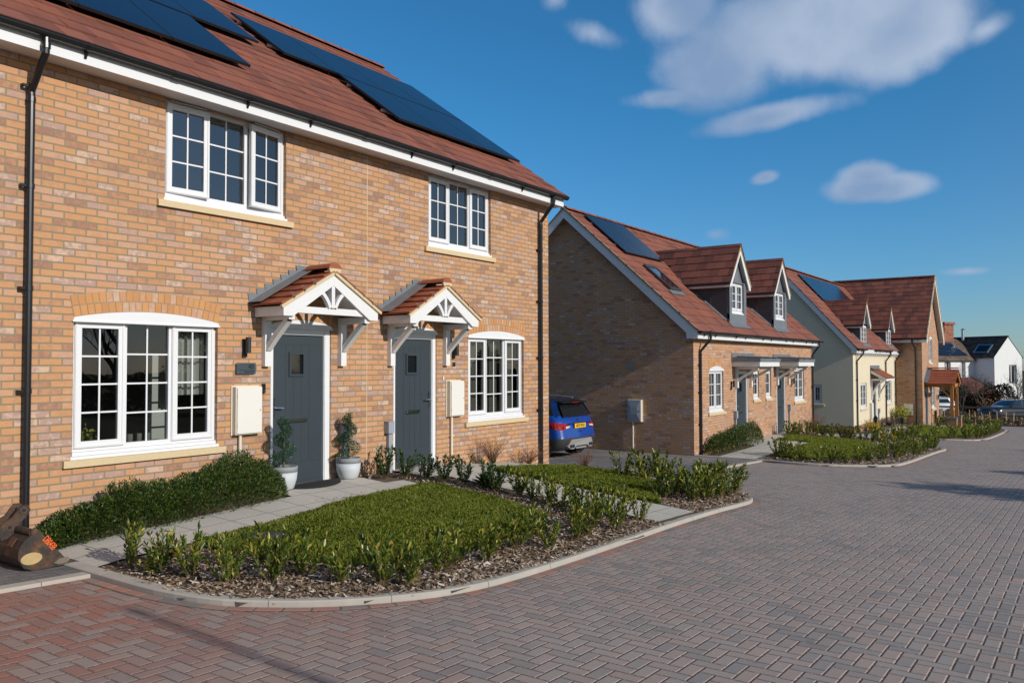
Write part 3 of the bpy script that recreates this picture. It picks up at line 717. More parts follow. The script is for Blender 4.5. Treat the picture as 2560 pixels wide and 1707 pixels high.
def panel(house, A, e, s, u, v, w, h, off=.12):
    """one solar panel on the roof plane A,e,s"""
    A, e, s = V(*A), nrm(e), nrm(s); n = nrm(np.cross(e, s)); n = n if n[2] > 0 else -n
    P = lambda a, b, c: A + e * a + s * b + n * c
    mb = MB(); g = .004
    c = [P(u + g, v + g, off), P(u + w - g, v + g, off), P(u + w - g, v + h - g, off), P(u + g, v + h - g, off)]; d = [p - n * .035 for p in c]
    mb.mesh(c + d, [(0, 1, 5, 4), (1, 2, 6, 5), (2, 3, 7, 6), (3, 0, 4, 7), (4, 5, 6, 7)], 1)
    i = .012; ci = [P(u + g + i, v + g + i, off + .0006), P(u + w - g - i, v + g + i, off + .0006), P(u + w - g - i, v + h - g - i, off + .0006), P(u + g + i, v + h - g - i, off + .0006)]
    mb.mesh(c + ci, [(0, 1, 5, 4), (1, 2, 6, 5), (2, 3, 7, 6), (3, 0, 4, 7)], 1); mb.mesh(ci, [(0, 1, 2, 3)], 0)
    return mb.build('solar_panel', [M['panel'], M['panel_f']], house)

def panel_rails(house, A, e, s, rects, off=.12):
    A, e, s = V(*A), nrm(e), nrm(s); n = nrm(np.cross(e, s)); n = n if n[2] > 0 else -n
    mb = MB()
    for (u0, u1, v0, v1) in rects:
        for f in (.22, .78):
            v = v0 + (v1 - v0) * f; mb.bar(A + e * (u0 - .06) + s * v + n * (off - .058), A + e * (u1 + .06) + s * v + n * (off - .058), .04, .04, up=n)
            k = u0 + .3
            while k < u1:
                mb.bar(A + e * k + s * v + n * .01, A + e * k + s * v + n * (off - .06), .03, .03); k += 1.1
    return mb.build('panel_rail', M['alu'], house)
# ------------------------------------------------------------------ house 1: the two-home brick terrace nearest
def house_one():
    H = empty('terraced_house', (1.2, 2, -.2), 'two-storey buff brick house with dark doors 40 and 38 under white gabled canopies', 'house')
    xf = fac(0); w = MB(xf)
    lowL = (.335, 2.03, .628, 2.10); lowR = (6.85, 8.50, .628, 2.10); upL = (1.33, 3.03, 3.478, 4.66); upR = (5.84, 7.49, 3.478, 4.66)
    d40 = (2.80, 3.81, .02, 2.085); d38 = (5.045, 6.035, .02, 2.085)
    wall_grid(w, -7, 9.35, -.8, 4.74, [lowL, lowR, upL, upR, d40, d38])
    w2 = MB(gab(9.35)); g = MB()
    for X in (-7, 9.35): g.mesh([(X, 0, -.8), (X, 9.2, -.8), (X, 9.2, 4.74), (X, 4.6, 8.3), (X, 0, 4.74)], [(0, 1, 2, 3, 4)])
    g.mesh([(-7, 9.2, -.8), (9.35, 9.2, -.8), (9.35, 9.2, 4.74), (-7, 9.2, 4.74)], [(0, 1, 2, 3)])
    w.mesh(g.v, g.f, 0, raw=True); w.build('wall', M['brick'], H)
    # roof
    A1 = R(35.75); A = (-7.05, -.39, 4.83); e = (1, 0, 0); s = (0, math.cos(A1), math.sin(A1)); L = 6.17
    rm = MB(); rm.mesh([(-7.05, -.36, 4.835), (9.43, -.36, 4.835), (9.43, 4.62, 8.42), (-7.05, 4.62, 8.42)], [(0, 1, 2, 3)]); rm.mesh([(-7.05, 9.6, 4.8), (9.43, 9.6, 4.8), (9.43, 4.62, 8.42), (-7.05, 4.62, 8.42)], [(0, 1, 2, 3)])
    tiles(rm, A, e, s, 16.5, L); roof = rm.build('roof', M['tile'], H)
    rt = MB(); ridge_tiles(rt, (-7, 4.63, 8.45), (9.45, 4.63, 8.45), .13, .45); rt.build('ridge_tiles', M['tile'], roof)
    for k in range(4): panel(H, A, e, s, 2.93 + 7.05 - 1.12 * k, 2.95, 1.12, 1.74)
    for k in range(4): panel(H, A, e, s, 1.68 + 7.05 - 1.12 * k, 1.10, 1.12, 1.77)
    for k in range(4): panel(H, A, e, s, 4.50 + 7.05 + 1.135 * k, 2.90, 1.135, 1.76)
    for k in range(3): panel(H, A, e, s, 5.635 + 7.05 + 1.135 * k, 1.11, 1.135, 1.76)
    panel_rails(H, A, e, s, [(6.6, 11.1, 2.95, 4.69), (5.4, 9.85, 1.10, 2.87), (11.55, 16.1, 2.90, 4.66), (12.685, 16.1, 1.11, 2.87)])
    f = MB(); f.box(-7, 9.44, -.30, -.272, 4.652, 4.83); f.box(-7, 9.44, -.2715, -.001, 4.668, 4.68); f.box(9.40, 9.44, -.271, .3, 4.652, 4.85)
    f.build('fascia', M['white'], H)
    gutter(H, (-7, -.362, 4.835), (9.47, -.362, 4.83), .058)
    downpipe(H, (9.0, -.35, 4.80), (9.0, -.06), -.4, clips=(3.78, 2.80, 1.73, .74)); downpipe(H, (-.13, -.35, 4.80), (-.13, -.06), -.3, clips=(4.36, 3.37, 2.36, 1.35))
    # windows
    for o, ext in ((lowL, 0), (lowR, 0)):
        arch_head(H, xf, o[0], o[1], 2.103, .087)
    wl = window(H, xf, *lowL, 3, 2, 4, sash=[1, 0, 1], floor=-.05, depth=3.6, room='room', curtains=[(.38, .50, 2.0, .66), (1.62, 1.97, 1.99, 1.25)])
    m = MB(); m.box(1.50, 1.82, .62, .66, -.05, 1.75); m.build('inner_door', M['curtain'], wl)
    m = MB(); m.box(.85, 1.55, .20, .48, .70, .73); m.build('table_top', M['wood_l'], wl)
    m = MB()
    for k in range(4): m.lathe([(.028, 0), (.034, .05), (.034, .095)], (1.02 + .105 * k, .32, .731), 10)
    m.build('drinking_glass', M['silver'], wl)
    fl = MB()
    for k in range(60):
        c = V(.62, .34, .84) + npr.normal(0, .045, 3); a = npr.normal(0, .02, 3); b = npr.normal(0, .02, 3); fl.mesh([c, c + a, c + a + b, c + b], [(0, 1, 2, 3)])
    fl.lathe([(.045, -.16), (.05, -.06)], (.62, .34, .84), 10); fl.build('flower_vase', M['varieg'], wl)
    window(H, xf, *lowR, 3, 2, 4, sash=[1, 0, 1], blind='greyblind', floor=0)
    wu = window(H, xf, *upL, 3, 2, 3, sash=[1, 0, 1], glass='glass_up', open_ang=[(.07, 'l'), None, (.13, 'r')], curtains=[(2.5, 2.62, 4.6, 3.52)], floor=2.6)
    b = MB(); b.lathe([(.045, 0), (.05, .02), (.05, .09), (.03, .15), (.016, .17), (.016, .2)], (1.985, .16, 3.56), 12); b.build('spray_bottle', M['pink'], wu)
    b = MB(); b.box(1.955, 2.02, .14, .18, 3.755, 3.80); b.bar((1.96, .16, 3.78), (1.93, .16, 3.75), .02, .02); b.build('spray_trigger', M['white'], wu)
    b = MB(); b.lathe([(.03, 0), (.03, .12), (.012, .14)], (2.55, .17, 3.56), 10); b.lathe([(.025, 0), (.025, .09)], (2.63, .17, 3.56), 10); b.build('toiletry', M['navy'], wu)
    window(H, xf, *upR, 3, 2, 3, sash=[1, 0, 1], glass='glass_up', floor=2.6)
    # doors
    for (o, leaf, hu, sg, lu, cx, br) in ((d40, (2.86, 3.705, 2.0), 2.885, 1, (3.12, 3.435), 3.35, (2.71, 3.985)), (d38, (5.105, 5.94, 2.0), 5.905, -1, (5.37, 5.67), 5.605, (4.965, 6.24))):
        arch_head(H, xf, o[0], o[1], 2.128, .068)
        fr, door, win, wf = front_door(H, xf, o[0], o[1], 2.085, .02, leaf)
        door_fittings(H, xf, fr, win, wf, hu, sg, 0.0, .845, *lu)
        gable_canopy(H, cx, br)
    wall_light(H, xf, 2.40, 1.70, 1.945); wall_light(H, xf, 6.445, 1.70, 1.945)
    meter_box(H, xf, 2.225, 2.605, .752, 1.335, pipe_u=2.33, zg=-.02); meter_box(H, xf, 6.27, 6.625, .76, 1.335, pipe_u=6.375, zg=-.1)
    grey_box(H, xf, 3.97, 4.09, .60, .765, -.03); grey_box(H, xf, 4.85, 4.97, .585, .755, -.05)
    p = MB(xf); p.box(2.275, 2.555, -.032, -.026, 1.492, 1.628); pl = p.build('house_plaque', M['slate'], H)
    q = MB(xf)
    for u in (2.292, 2.538):
        for z in (1.507, 1.613): q.lathe([(.006, 0), (.006, .03)], (u, -.036, z), 8, axis=(0, 1, 0))
    q.build('plaque_screw', M['alu'], pl)
    rx = (R(90), 0, 0)
    text('plaque_number', '40', .088, (2.482, -.0335, 1.58), rx, M['ink'], pl, space=.95)
    q = MB(xf); q.box(2.31, 2.535, -.0345, -.0325, 1.538, 1.5415); q.build('plaque_line', M['ink'], pl)
    text('plaque_name', 'Hinxton Road', .026, (2.532, -.0335, 1.519), rx, M['blackm'], pl, align='RIGHT')
    text('door_number', '38', .10, (6.46, -.008, 1.60), rx, M['blackm'], H, ext=.005, scale=(.85, 1, 1), bold=.001)
    q = MB(xf); q.box(2.665, 2.71, -.026, -.001, 1.245, 1.365); bell = q.build('doorbell', M['black'], H)
    q = MB(xf); q.lathe([(.012, 0), (.012, .004)], (2.688, -.029, 1.275), 12, axis=(0, 1, 0)); q.build('button', M['clad'], bell)
    q = MB(xf); q.box(6.18, 6.205, -.02, -.001, 1.35, 1.415); q.build('doorbell', M['white'], H)
    q = MB(xf); q.box(4.491, 4.502, -.002, .004, -.3, 4.66); q.build('movement_joint', M['sill'], H)
    q = MB(xf); q.box(8.17, 8.385, -.004, .01, .0, .065); ab = q.build('air_brick', M['arch'], H)
    return H

# ------------------------------------------------------------------ dormers
def dormer(house, cx, Yf, hw, zb, zev, zap, roofz, wy0, wz, over=.16, cols=2, small=False):
    """gabled roof dormer with lead cheeks; roofz(y) = height of the main roof"""
    mb = MB(); hf = hw - .07
    yb = Yf
    while roofz(yb) < zev + .05: yb += .02
    ytop = Yf
    while roofz(ytop) < zap: ytop += .02
    fm = MB(); xf = fac(Yf); a, b, c, e = cx - .52, cx + .52, *wz
    wall_grid(fm, cx - hf, cx + hf, zb, zev + .08, [(a, b, c, e)], .08)
    fm.mesh([(cx - hf, Yf, zev + .08), (cx + hf, Yf, zev + .08), (cx, Yf, zap - .12)], [(0, 1, 2)])
    ap = .36
    fm.mesh([(cx - hf, Yf - .004, zb + .14), (cx + hf, Yf - .004, zb + .14), (cx + hf + .05, Yf - .09, roofz(Yf - .09) + .04), (cx - hf - .05, Yf - .09, roofz(Yf - .09) + .04)], [(0, 1, 2, 3)])
    fm.mesh([(cx - hf - .05, Yf - .09, roofz(Yf - .09) + .04), (cx + hf + .05, Yf - .09, roofz(Yf - .09) + .04), (cx + hf + .1, Yf - .22, roofz(Yf - .22) + .035), (cx - hf - .1, Yf - .22, roofz(Yf - .22) + .035)], [(0, 1, 2, 3)])
    for sg in (-1, 1):                                        # lead soakers along the cheeks
        x0, x1 = cx + sg * hf, cx + sg * (hf + .11)
        fm.mesh([(x0, Yf, roofz(Yf) + .06), (x1, Yf, roofz(Yf) + .035), (x1, yb + .15, roofz(yb + .15) + .035), (x0, yb + .15, roofz(yb + .15) + .06)], [(0, 1, 2, 3)])
    d = fm.build('dormer', M['lead'], house)
    for sg in (-1, 1):
        x = cx + sg * hf; mb = MB(); mb.mesh([(x, Yf, zb - .3), (x, Yf, zev + .08), (x, yb + .1, zev + .08), (x, yb + .1, zev - .1)], [(0, 1, 2, 3)])
        mb.box(x + sg * .001, x + sg * .014, Yf + .5, Yf + .52, roofz(Yf + .5) - .02, zev) if sg > 0 else mb.box(x - .014, x - .001, Yf + .5, Yf + .52, roofz(Yf + .5) - .02, zev)
        mb.build('cheek', M['lead_d'], d)
    wm = MB(); slope = (zap - zev) / hw; T = .03; Yb = Yf - over
    for sg in (-1, 1):
        P = lambda x, z: (cx + sg * x, z)
        poly = [P(hw + .10, zev - .13), P(hw + .10, zev + .0), P(0, zap + .02), P(0, zap - .17), P(hw + .0, zev - .13)]
        wm.mesh([(u, Yb, z) for u, z in poly] + [(u, Yb + T, z) for u, z in poly], [tuple(range(5)), tuple(range(5, 10))] + [(i, (i + 1) % 5, 5 + (i + 1) % 5, 5 + i) for i in range(5)])
        x = cx + sg * (hw + .10); wm.box(min(x, x - sg * .03), max(x, x - sg * .03), Yb + T + .001, yb + .12, zev - .13, zev - .01); wm.box(min(x - sg * .031, x - sg * .17), max(x - sg * .031, x - sg * .17), Yb + T + .001, yb + .1, zev - .125, zev - .115)
        wm.mesh([(cx + sg * (hw + .07), Yb + T, zev - .06), (cx + sg * (hw + .07), Yf, zev - .06), (cx, Yf, zap - .03), (cx, Yb + T, zap - .03)], [(0, 1, 2, 3)])
    wm.build('bargeboard', M['white_t'], d)
    tm = MB(); ang = math.atan(slope); Lr = (hw + .13) / math.cos(ang)
    for sg in (-1, 1):
        s_ = V(-sg * math.cos(ang), 0, math.sin(ang)); zb0 = zev + .02 - .03 * slope; A = V(cx + sg * (hw + .13), Yb - .03, zb0)
        keep = lambda u, v: zb0 + v * math.sin(ang) > roofz(Yb - .03 + u) - .08
        n_ = V(sg * math.sin(ang), 0, math.cos(ang))
        q = [A, A + V(0, yb - Yb + .1, 0), V(cx, ytop + .1, zap + .02), V(cx, Yb - .03, zap + .02)]
        tm.mesh(q, [(0, 1, 2, 3)]); tiles(tm, A, (0, 1, 0), s_, ytop - Yb + .2, Lr, .29, .30, keep)
    tm.build('dormer_roof', M['tile_d'], d)
    rm = MB(); ridge_tiles(rm, (cx, Yb - .03, zap + .09), (cx, ytop + .05, zap + .09), .10, .45); rm.build('ridge_tiles', M['tile_d'], d)
    vm = MB()
    for sg in (-1, 1): vm.bar((cx + sg * (hw + .12), Yb - .008, zev + .015 - .02 * slope), (cx, Yb - .008, zap + .04), .03, .03)
    vm.build('mortar_verge', M['sill'], d)
    gm = MB()
    for sg in (-1, 1): gm.tube([(cx + sg * (hw + .15), Yb - .02, zev - .025), (cx + sg * (hw + .15), yb + .05, zev - .025)], .04, 8)
    gm.build('dormer_gutter', M['black'], d)
    w = window(house, xf, a, b, c, e, 2, 2, 3, v0=.0, sill=0, cill=True, depth=.9, room='room', rm=.03, floor=c + .02, curtains=[(a + .08, a + .3, e - .04, c + .08), (b - .3, b - .08, e - .04, c + .08)])
    return d

def verge_side(house, X, sgn, poly, wallx, mat='white_t'):
    """bargeboard on a gable at X with soffit back to wallx"""
    mb = MB(); n = len(poly); f = [(X, y, z) for y, z in poly]; b = [(X + .028 * sgn, y, z) for y, z in poly]
    mb.mesh(f + b, [tuple(range(n)), tuple(range(n, 2 * n))[::-1]] + [(i, (i + 1) % n, n + (i + 1) % n, n + i) for i in range(n)])
    return mb

def house_two():
    Y0, X0, X1 = -.1, 16.19, 27.4
    H = empty('semi_detached_house', (21, 3, -.9), 'buff brick house with two gabled dormers, a shaded gable end and flat lead canopies', 'house')
    xf = fac(Y0); gx = gab(X0); A2 = R(41.78); ta = math.tan(A2); roofz = lambda y: 2.455 + (y + .36) * ta
    w = MB(xf); w1 = (17.25, 18.31, .262, 1.44); w2 = (20.83, 21.36, .487, 1.39); w3 = (22.03, 22.55, .487, 1.39); w4 = (25.13, 26.30, .262, 1.44); dA = (19.30, 20.32, -.70, 1.39); dB = (23.12, 24.08, -.70, 1.39)
    wall_grid(w, X0, X1, -1.5, 2.34, [w1, w2, w3, w4, dA, dB])
    g = MB()
    for X in (X0, X1): g.mesh([(X, Y0, -1.5), (X, 7.6, -1.5), (X, 7.6, 2.4), (X, 3.75, 5.98), (X, Y0, 2.5)], [(0, 1, 2, 3, 4)])
    g.mesh([(X0, 7.6, -1.5), (X1, 7.6, -1.5), (X1, 7.6, 2.4), (X0, 7.6, 2.4)], [(0, 1, 2, 3)]); w.mesh(g.v, g.f, 0, raw=True)
    w.build('wall', M['brick_b'], H)
    A = (15.92, -.36, 2.45); e = (1, 0, 0); s = (0, math.cos(A2), math.sin(A2)); L = 5.50; W = 11.72
    rm = MB(); rm.mesh([(15.97, -.33, 2.465), (27.6, -.33, 2.465), (27.6, 3.74, 6.10), (15.97, 3.74, 6.10)], [(0, 1, 2, 3)]); rm.mesh([(15.97, 7.84, 2.465), (27.6, 7.84, 2.465), (27.6, 3.74, 6.10), (15.97, 3.74, 6.10)], [(0, 1, 2, 3)])
    tiles(rm, A, e, s, W, L); tiles(rm, (27.64, 7.84, 2.45), (-1, 0, 0), (0, -math.cos(A2), math.sin(A2)), W, L, keep=lambda u, v: u > W - .6)
    roof = rm.build('roof', M['tile'], H)
    rt = MB(); ridge_tiles(rt, (15.95, 3.74, 6.13), (27.62, 3.74, 6.13), .125, .45); rt.build('ridge_tiles', M['tile'], roof)
    for X, sg in ((15.95, 1), (27.58, -1)):
        mb = MB()
        for mir in (0, 1):
            pl = [(-.325, 2.262), (-.325, 2.46), (3.75, 6.10), (3.75, 5.84), (-.007, 2.418), (-.007, 2.268)]
            if mir: pl = [(7.5 - y, z) for y, z in pl]
            q = verge_side(H, X, sg, pl, X0); mb.mesh(q.v, q.f)
            ys = [(-.3, 2.44), (3.75, 6.03)]
            if mir: ys = [(7.5 - y, z) for y, z in ys]
            xa, xb = sorted((X + sg * .03, X0 if sg > 0 else X1)); (ya, za), (yb_, zb_) = ys
            mb.mesh([(xa, ya, za - .06), (xb, ya, za - .06), (xb, yb_, zb_ - .06), (xa, yb_, zb_ - .06)], [(0, 1, 2, 3)])
        mb.box(min(X, X0 if sg > 0 else X1) + (.03 if sg > 0 else 0), max(X, X0 if sg > 0 else X1) - (0 if sg > 0 else .03), -.30, -.1, 2.262, 2.272)
        mb.build('bargeboard', M['white_t'], H)
    vm = MB(); vm.bar((15.945, -.34, 2.465), (15.945, 3.75, 6.12), .05, .05, up=(0, -ta, 1)); vm.bar((15.945, 7.84, 2.465), (15.945, 3.75, 6.12), .05, .05, up=(0, ta, 1)); vm.build('mortar_verge', M['mortar'], roof)
    cm = MB()
    for k in range(1, 16):
        t = .345 * k; y, z = -.36 + t * math.cos(A2), 2.45 + t * math.sin(A2); cm.bar((15.91, y, z + .02), (15.96, y + .02, z + .065), .02, .008)
    cm.build('tile_clip', M['alu'], roof)
    f = MB(); f.box(15.98, 27.6, -.327, -.30, 2.262, 2.44); f.box(X0, 27.6, -.299, -.101, 2.272, 2.285); f.build('fascia', M['white'], H)
    gutter(H, (15.93, -.40, 2.44), (27.72, -.40, 2.44), .056, .8)
    downpipe(H, (16.66, -.39, 2.42), (16.55, Y0 - .05), -1., clips=(1.58, .85, .0)); downpipe(H, (27.3, -.39, 2.42), (27.28, Y0 - .05), -1.2, clips=(1.5, .75))
    for k in range(2): panel(H, A, e, s, .80 + 1.255 * k, 3.42, 1.255, 1.87, .10)
    for k in range(2): panel(H, A, e, s, 9.6 + 1.25 * k, 3.60, 1.25, 1.86, .10)
    panel_rails(H, A, e, s, [(.80, 3.30, 3.42, 5.29), (9.6, 12.1, 3.6, 5.46)], .10)
    # roof window
    n = V(0, -math.sin(A2), math.cos(A2)); S = V(*s); P = lambda u, v, h: V(*A) + V(1, 0, 0) * u + S * v + n * h
    sk = MB(); u0, u1, v0, v1 = 1.16, 1.92, 1.80, 2.92
    for (a, b, c, d) in ((u0, u1, v0, v0 + .08), (u0, u1, v1 - .10, v1), (u0, u0 + .07, v0 + .08, v1 - .10), (u1 - .07, u1, v0 + .08, v1 - .10)):
        vs = [P(x, y, h) for h in (.0, .10) for x, y in ((a, c), (b, c), (b, d), (a, d))]; sk.mesh(vs, [(4, 5, 6, 7), (0, 1, 5, 4), (1, 2, 6, 5), (2, 3, 7, 6), (3, 0, 4, 7)])
    o = sk.build('roof_window', M['lead_d'], H)
    q = MB(); q.mesh([P(u0 + .06, v0 + .07, .085), P(u1 - .06, v0 + .07, .085), P(u1 - .06, v1 - .09, .085), P(u0 + .06, v1 - .09, .085)], [(0, 1, 2, 3)]); q.build('pane', M['carglass'], o)
    q = MB(); q.mesh([P(u0 - .1, v0 - .17, .034), P(u1 + .1, v0 - .17, .034), P(u1 + .1, v0 + .0, .044), P(u0 - .1, v0 + .0, .044)], [(0, 1, 2, 3)]); q.build('lead_apron', M['lead'], o)
    for cx in (19.84, 23.93): dormer(H, cx, .075, .78, 2.80, 3.98, 5.06, roofz, 0, (3.09, 4.03))
    arch_head(H, xf, w1[0], w1[1], 1.455, .09); arch_head(H, xf, w4[0], w4[1], 1.455, .09)
    for o in (w1, w4): window(H, xf, *o, 2, 2, 3, room='room', floor=-.7, curtains=[(o[0] + .06, o[0] + .42, 1.38, .3), (o[1] - .42, o[1] - .06, 1.38, .3)])
    for o in (w2, w3): window(H, xf, *o, 1, 2, 2, sillext=.07, floor=-.7, room='room')
    for (o, leaf, hu, sg, lu, cx) in ((dA, (19.38, 20.24, 1.295), 19.42, 1, (19.65, 19.95), 19.9), (dB, (23.20, 24.0, 1.295), 23.95, -1, (23.45, 23.75), 23.7)):
        fr, door, win, wf = front_door(H, xf, o[0], o[1], 1.39, -.70, leaf); door_fittings(H, xf, fr, win, wf, hu, sg, -.70, .14, *lu)
        a, b = cx - .90, cx + .90; mb = MB(); mb.box(a, b, -.92, Y0 - .001, 1.525, 1.665); can = mb.build('door_canopy', M['white_t'], H)
        ld = MB(); ld.prism([(a - .03, -.95, 1.667), (a - .03, -.95, 1.75), (a - .03, Y0 - .03, 1.80), (a - .03, Y0 - .03, 1.667)], (b - a + .06, 0, 0)); ld.box(a - .05, b + .05, Y0 - .028, Y0 - .002, 1.667, 1.925)
        for k in range(3): ld.tube([(a + .25 + .65 * k, -.93, 1.775), (a + .25 + .65 * k, Y0 - .06, 1.82)], .025, 8)
        ld.build('lead_roof', M['lead'], can)
        for u in (a + .30, b - .28): gb = MB(xf); gallows(gb, xf, u, .10, .90, 1.525, .68); gb.build('bracket', M['white_t'], can)
    wall_light(H, xf, 18.90, .88, 1.12); wall_light(H, xf, 24.78, .86, 1.10)
    text('door_number', '36', .11, (18.87, Y0 - .01, .87), (R(90), 0, 0), M['blackm'], H, ext=.006, bold=.001); text('door_number', '34', .11, (24.70, Y0 - .01, .83), (R(90), 0, 0), M['blackm'], H, ext=.006, bold=.001)
    grey_box(H, xf, 19.08, 19.2, .02, .22, -.75); grey_box(H, xf, 24.3, 24.42, .0, .2, -.75)
    meter_box(H, gx, -1.80, -1.385, .035, .625, pipe_u=-1.66, zg=-.80, doorm='grey_box', facet=True)
    q = MB(gx); q.box(-1.815, -1.655, -.05, -.001, 1.455, 1.61); fv = q.build('wall_vent', M['silver'], H)
    q = MB(gx)
    for k in range(5): q.box(-1.805, -1.665, -.058, -.051, 1.468 + .028 * k, 1.483 + .028 * k)
    q.build('vent_slat', M['grey_box'], fv)
    q = MB(xf)
    for u in (21.05, 22.25): q.box(u, u + .16, -.05, -.001, 1.53, 1.66)
    q.build('wall_vent', M['white'], H)
    return H

def house_three():
    Y0, X0, X1 = -.35, 32.77, 42.2
    H = empty('cream_house', (37, 3, -1.4), 'cream rendered house with two small dormers beside the brick gabled house', 'house')
    xf = fac(Y0); gx = gab(X0); A3 = R(48); ta = math.tan(A3); roofz = lambda y: 2.27 + (y + .57) * ta; yr = 2.8
    w = MB(xf); w1 = (34.12, 35.32, -.42, .74); w2 = (37.75, 38.2, -.1, .74); w3 = (39.80, 41.0, -.42, .74); dA = (36.45, 37.35, -1.30, .80); wg = (-1.33, -.95, -.17, .68)
    wall_grid(w, X0, X1, -1.08, 2.2, [w1, w2, w3, (dA[0], dA[1], -1.08, .80)])
    gb = MB(gx); wall_grid(gb, -6.0, .35, -1.08, 2.2, [wg], .08); w.mesh(gb.v, gb.f, 0, raw=True)
    w.mesh([(X0, Y0, 2.2), (X0, 5.95, 2.2), (X0, yr, 5.85), (X0, Y0, 2.38)], [(0, 1, 2, 3)], raw=True); w.mesh([(X1, Y0, -1.08), (X1, 5.95, -1.08), (X1, 5.95, 2.2), (X1, yr, 5.85), (X1, Y0, 2.3)], [(0, 1, 2, 3, 4)], raw=True)
    w.build('wall', M['render'], H)
    p = MB(); p.box(X0 - .012, X1, Y0 - .012, 5.95, -2., -1.08); p.build('plinth', M['plinth'], H)
    A = (32.5, -.60, 2.24); e = (1, 0, 0); s = (0, math.cos(A3), math.sin(A3)); L = (yr + .6) / math.cos(A3)
    rm = MB(); zr = 2.24 + (yr + .6) * ta; rm.mesh([(32.5, -.57, 2.25), (46, -.57, 2.25), (46, yr, zr), (32.5, yr, zr)], [(0, 1, 2, 3)]); rm.mesh([(32.5, 6.2, 2.25), (46, 6.2, 2.25), (46, yr, zr), (32.5, yr, zr)], [(0, 1, 2, 3)])
    tiles(rm, A, e, s, 13.0, L, keep=lambda u, v: u < 9.4 or v > 1.2); roof = rm.build('roof', M['tile'], H)
    rt = MB(); ridge_tiles(rt, (32.5, yr, zr + .03), (45, yr, zr + .03), .125, .45); rt.build('ridge_tiles', M['tile'], roof)
    mb = MB()
    for mir in (0, 1):
        pl = [(-.56, 2.05), (-.56, 2.25), (yr, zr), (yr, zr - .30), (-.34, 2.20), (-.34, 2.05)]
        if mir: pl = [(2 * yr - y, z) for y, z in pl]
        q = verge_side(H, 32.53, 1, pl, X0); mb.mesh(q.v, q.f)
        ya, yb_ = (-.55, yr) if not mir else (6.15, yr)
        mb.mesh([(32.56, ya, 2.2), (X0, ya, 2.2), (X0, yb_, zr - .07), (32.56, yb_, zr - .07)], [(0, 1, 2, 3)])
    mb.build('bargeboard', M['white_t'], H)
    cm = MB()
    for k in range(1, 15):
        t = .345 * k; y, z = -.60 + t * math.cos(A3), 2.24 + t * math.sin(A3); cm.bar((32.49, y, z + .02), (32.54, y + .02, z + .065), .03, .012)
    cm.build('tile_clip', M['alu'], roof)
    f = MB(); f.box(32.56, 42.2, -.56, -.535, 2.06, 2.24); f.box(X0, X1, -.534, -.352, 2.07, 2.082)
    x = 33.2
    while x < 42: f.box(x, x + .05, -.5345, -.355, 1.94, 2.069); x += .42
    f.build('fascia', M['white'], H)
    gutter(H, (32.48, -.63, 2.23), (34.2, -.63, 2.23), .056, .8); gutter(H, (36.0, -.63, 2.23), (39.8, -.63, 2.23), .056, .8); gutter(H, (41.5, -.63, 2.23), (42.2, -.63, 2.23), .056, .8)
    for tx, wx in ((33.5, 33.28), (39.5, 39.42), (41.9, 41.82)): downpipe(H, (tx, -.62, 2.2), (wx, Y0 - .05), -1.5, clips=(.9, 0))
    for k in range(6): panel(H, A, e, s, 2.37 + 1.2 * k, 3.05, 1.2, 1.72, .10)
    panel_rails(H, A, e, s, [(2.37, 9.57, 3.05, 4.77)], .1)
    for cx in (35.05, 40.65): dormer(H, cx, -.30, .74, 2.44, 3.32, 4.36, roofz, 0, (2.42, 3.32))
    for o in (w1, w3): window(H, xf, *o, 2, 2, 3, room='room', curtains=[(o[0] + .06, o[0] + .45, .7, -.36), (o[1] - .45, o[1] - .06, .7, -.36)])
    window(H, xf, *w2, 1, 1, 2, sillext=.07, room='room'); window(H, gx, *wg, 1, 2, 2, sillext=.1, room='room_d')
    fr, door, win, wf = front_door(H, xf, dA[0], dA[1], .80, -1.29, (36.53, 37.27, .70)); door_fittings(H, xf, fr, win, wf, 37.2, -1, -1.29, -.4, 36.75, 37.05)
    cb = MB(); a, b = 36.1, 38.05
    for u in (a, b - .04): cb.prism([(u, -1.03, .80), (u, -1.03, .93), (u, Y0 - .001, 1.33), (u, Y0 - .001, 1.17)], (.04, 0, 0))
    cb.box(a + .041, b - .041, -1.03, -1.0, .80, .92); can = cb.build('door_canopy', M['white_t'], H)
    for u in (a + .12, b - .14): g = MB(xf); gallows(g, xf, u, .10, -.05, .90, .6); g.build('bracket', M['white_t'], can)
    tm = MB(); an = math.atan2(.40, .68); tm.mesh([(a, -1.05, .925), (b, -1.05, .925), (b, Y0, 1.335), (a, Y0, 1.335)], [(0, 1, 2, 3)]); tiles(tm, (a - .05, -1.08, .92), (1, 0, 0), (0, math.cos(an), math.sin(an)), b - a + .1, .80, .2, .24); tm.build('roof_tiles', M['tile_c'], can)
    l = MB(); l.box(a - .03, b + .03, Y0 - .02, Y0 - .002, 1.36, 1.52); l.mesh([(a - .03, Y0 - .02, 1.40), (b + .03, Y0 - .02, 1.40), (b + .03, Y0 - .17, 1.345), (a - .03, Y0 - .17, 1.345)], [(0, 1, 2, 3)]); l.build('lead_flashing', M['lead'], can)
    meter_box(H, xf, 35.85, 36.2, -.95, -.2, pipe_u=36.0, zg=-1.4); grey_box(H, xf, 37.6, 37.72, -.75, -.55, -1.4)
    q = MB(xf); q.box(X0 + .0, X1, -.0125, -.012, -1.0805, -1.08) if False else None
    return H

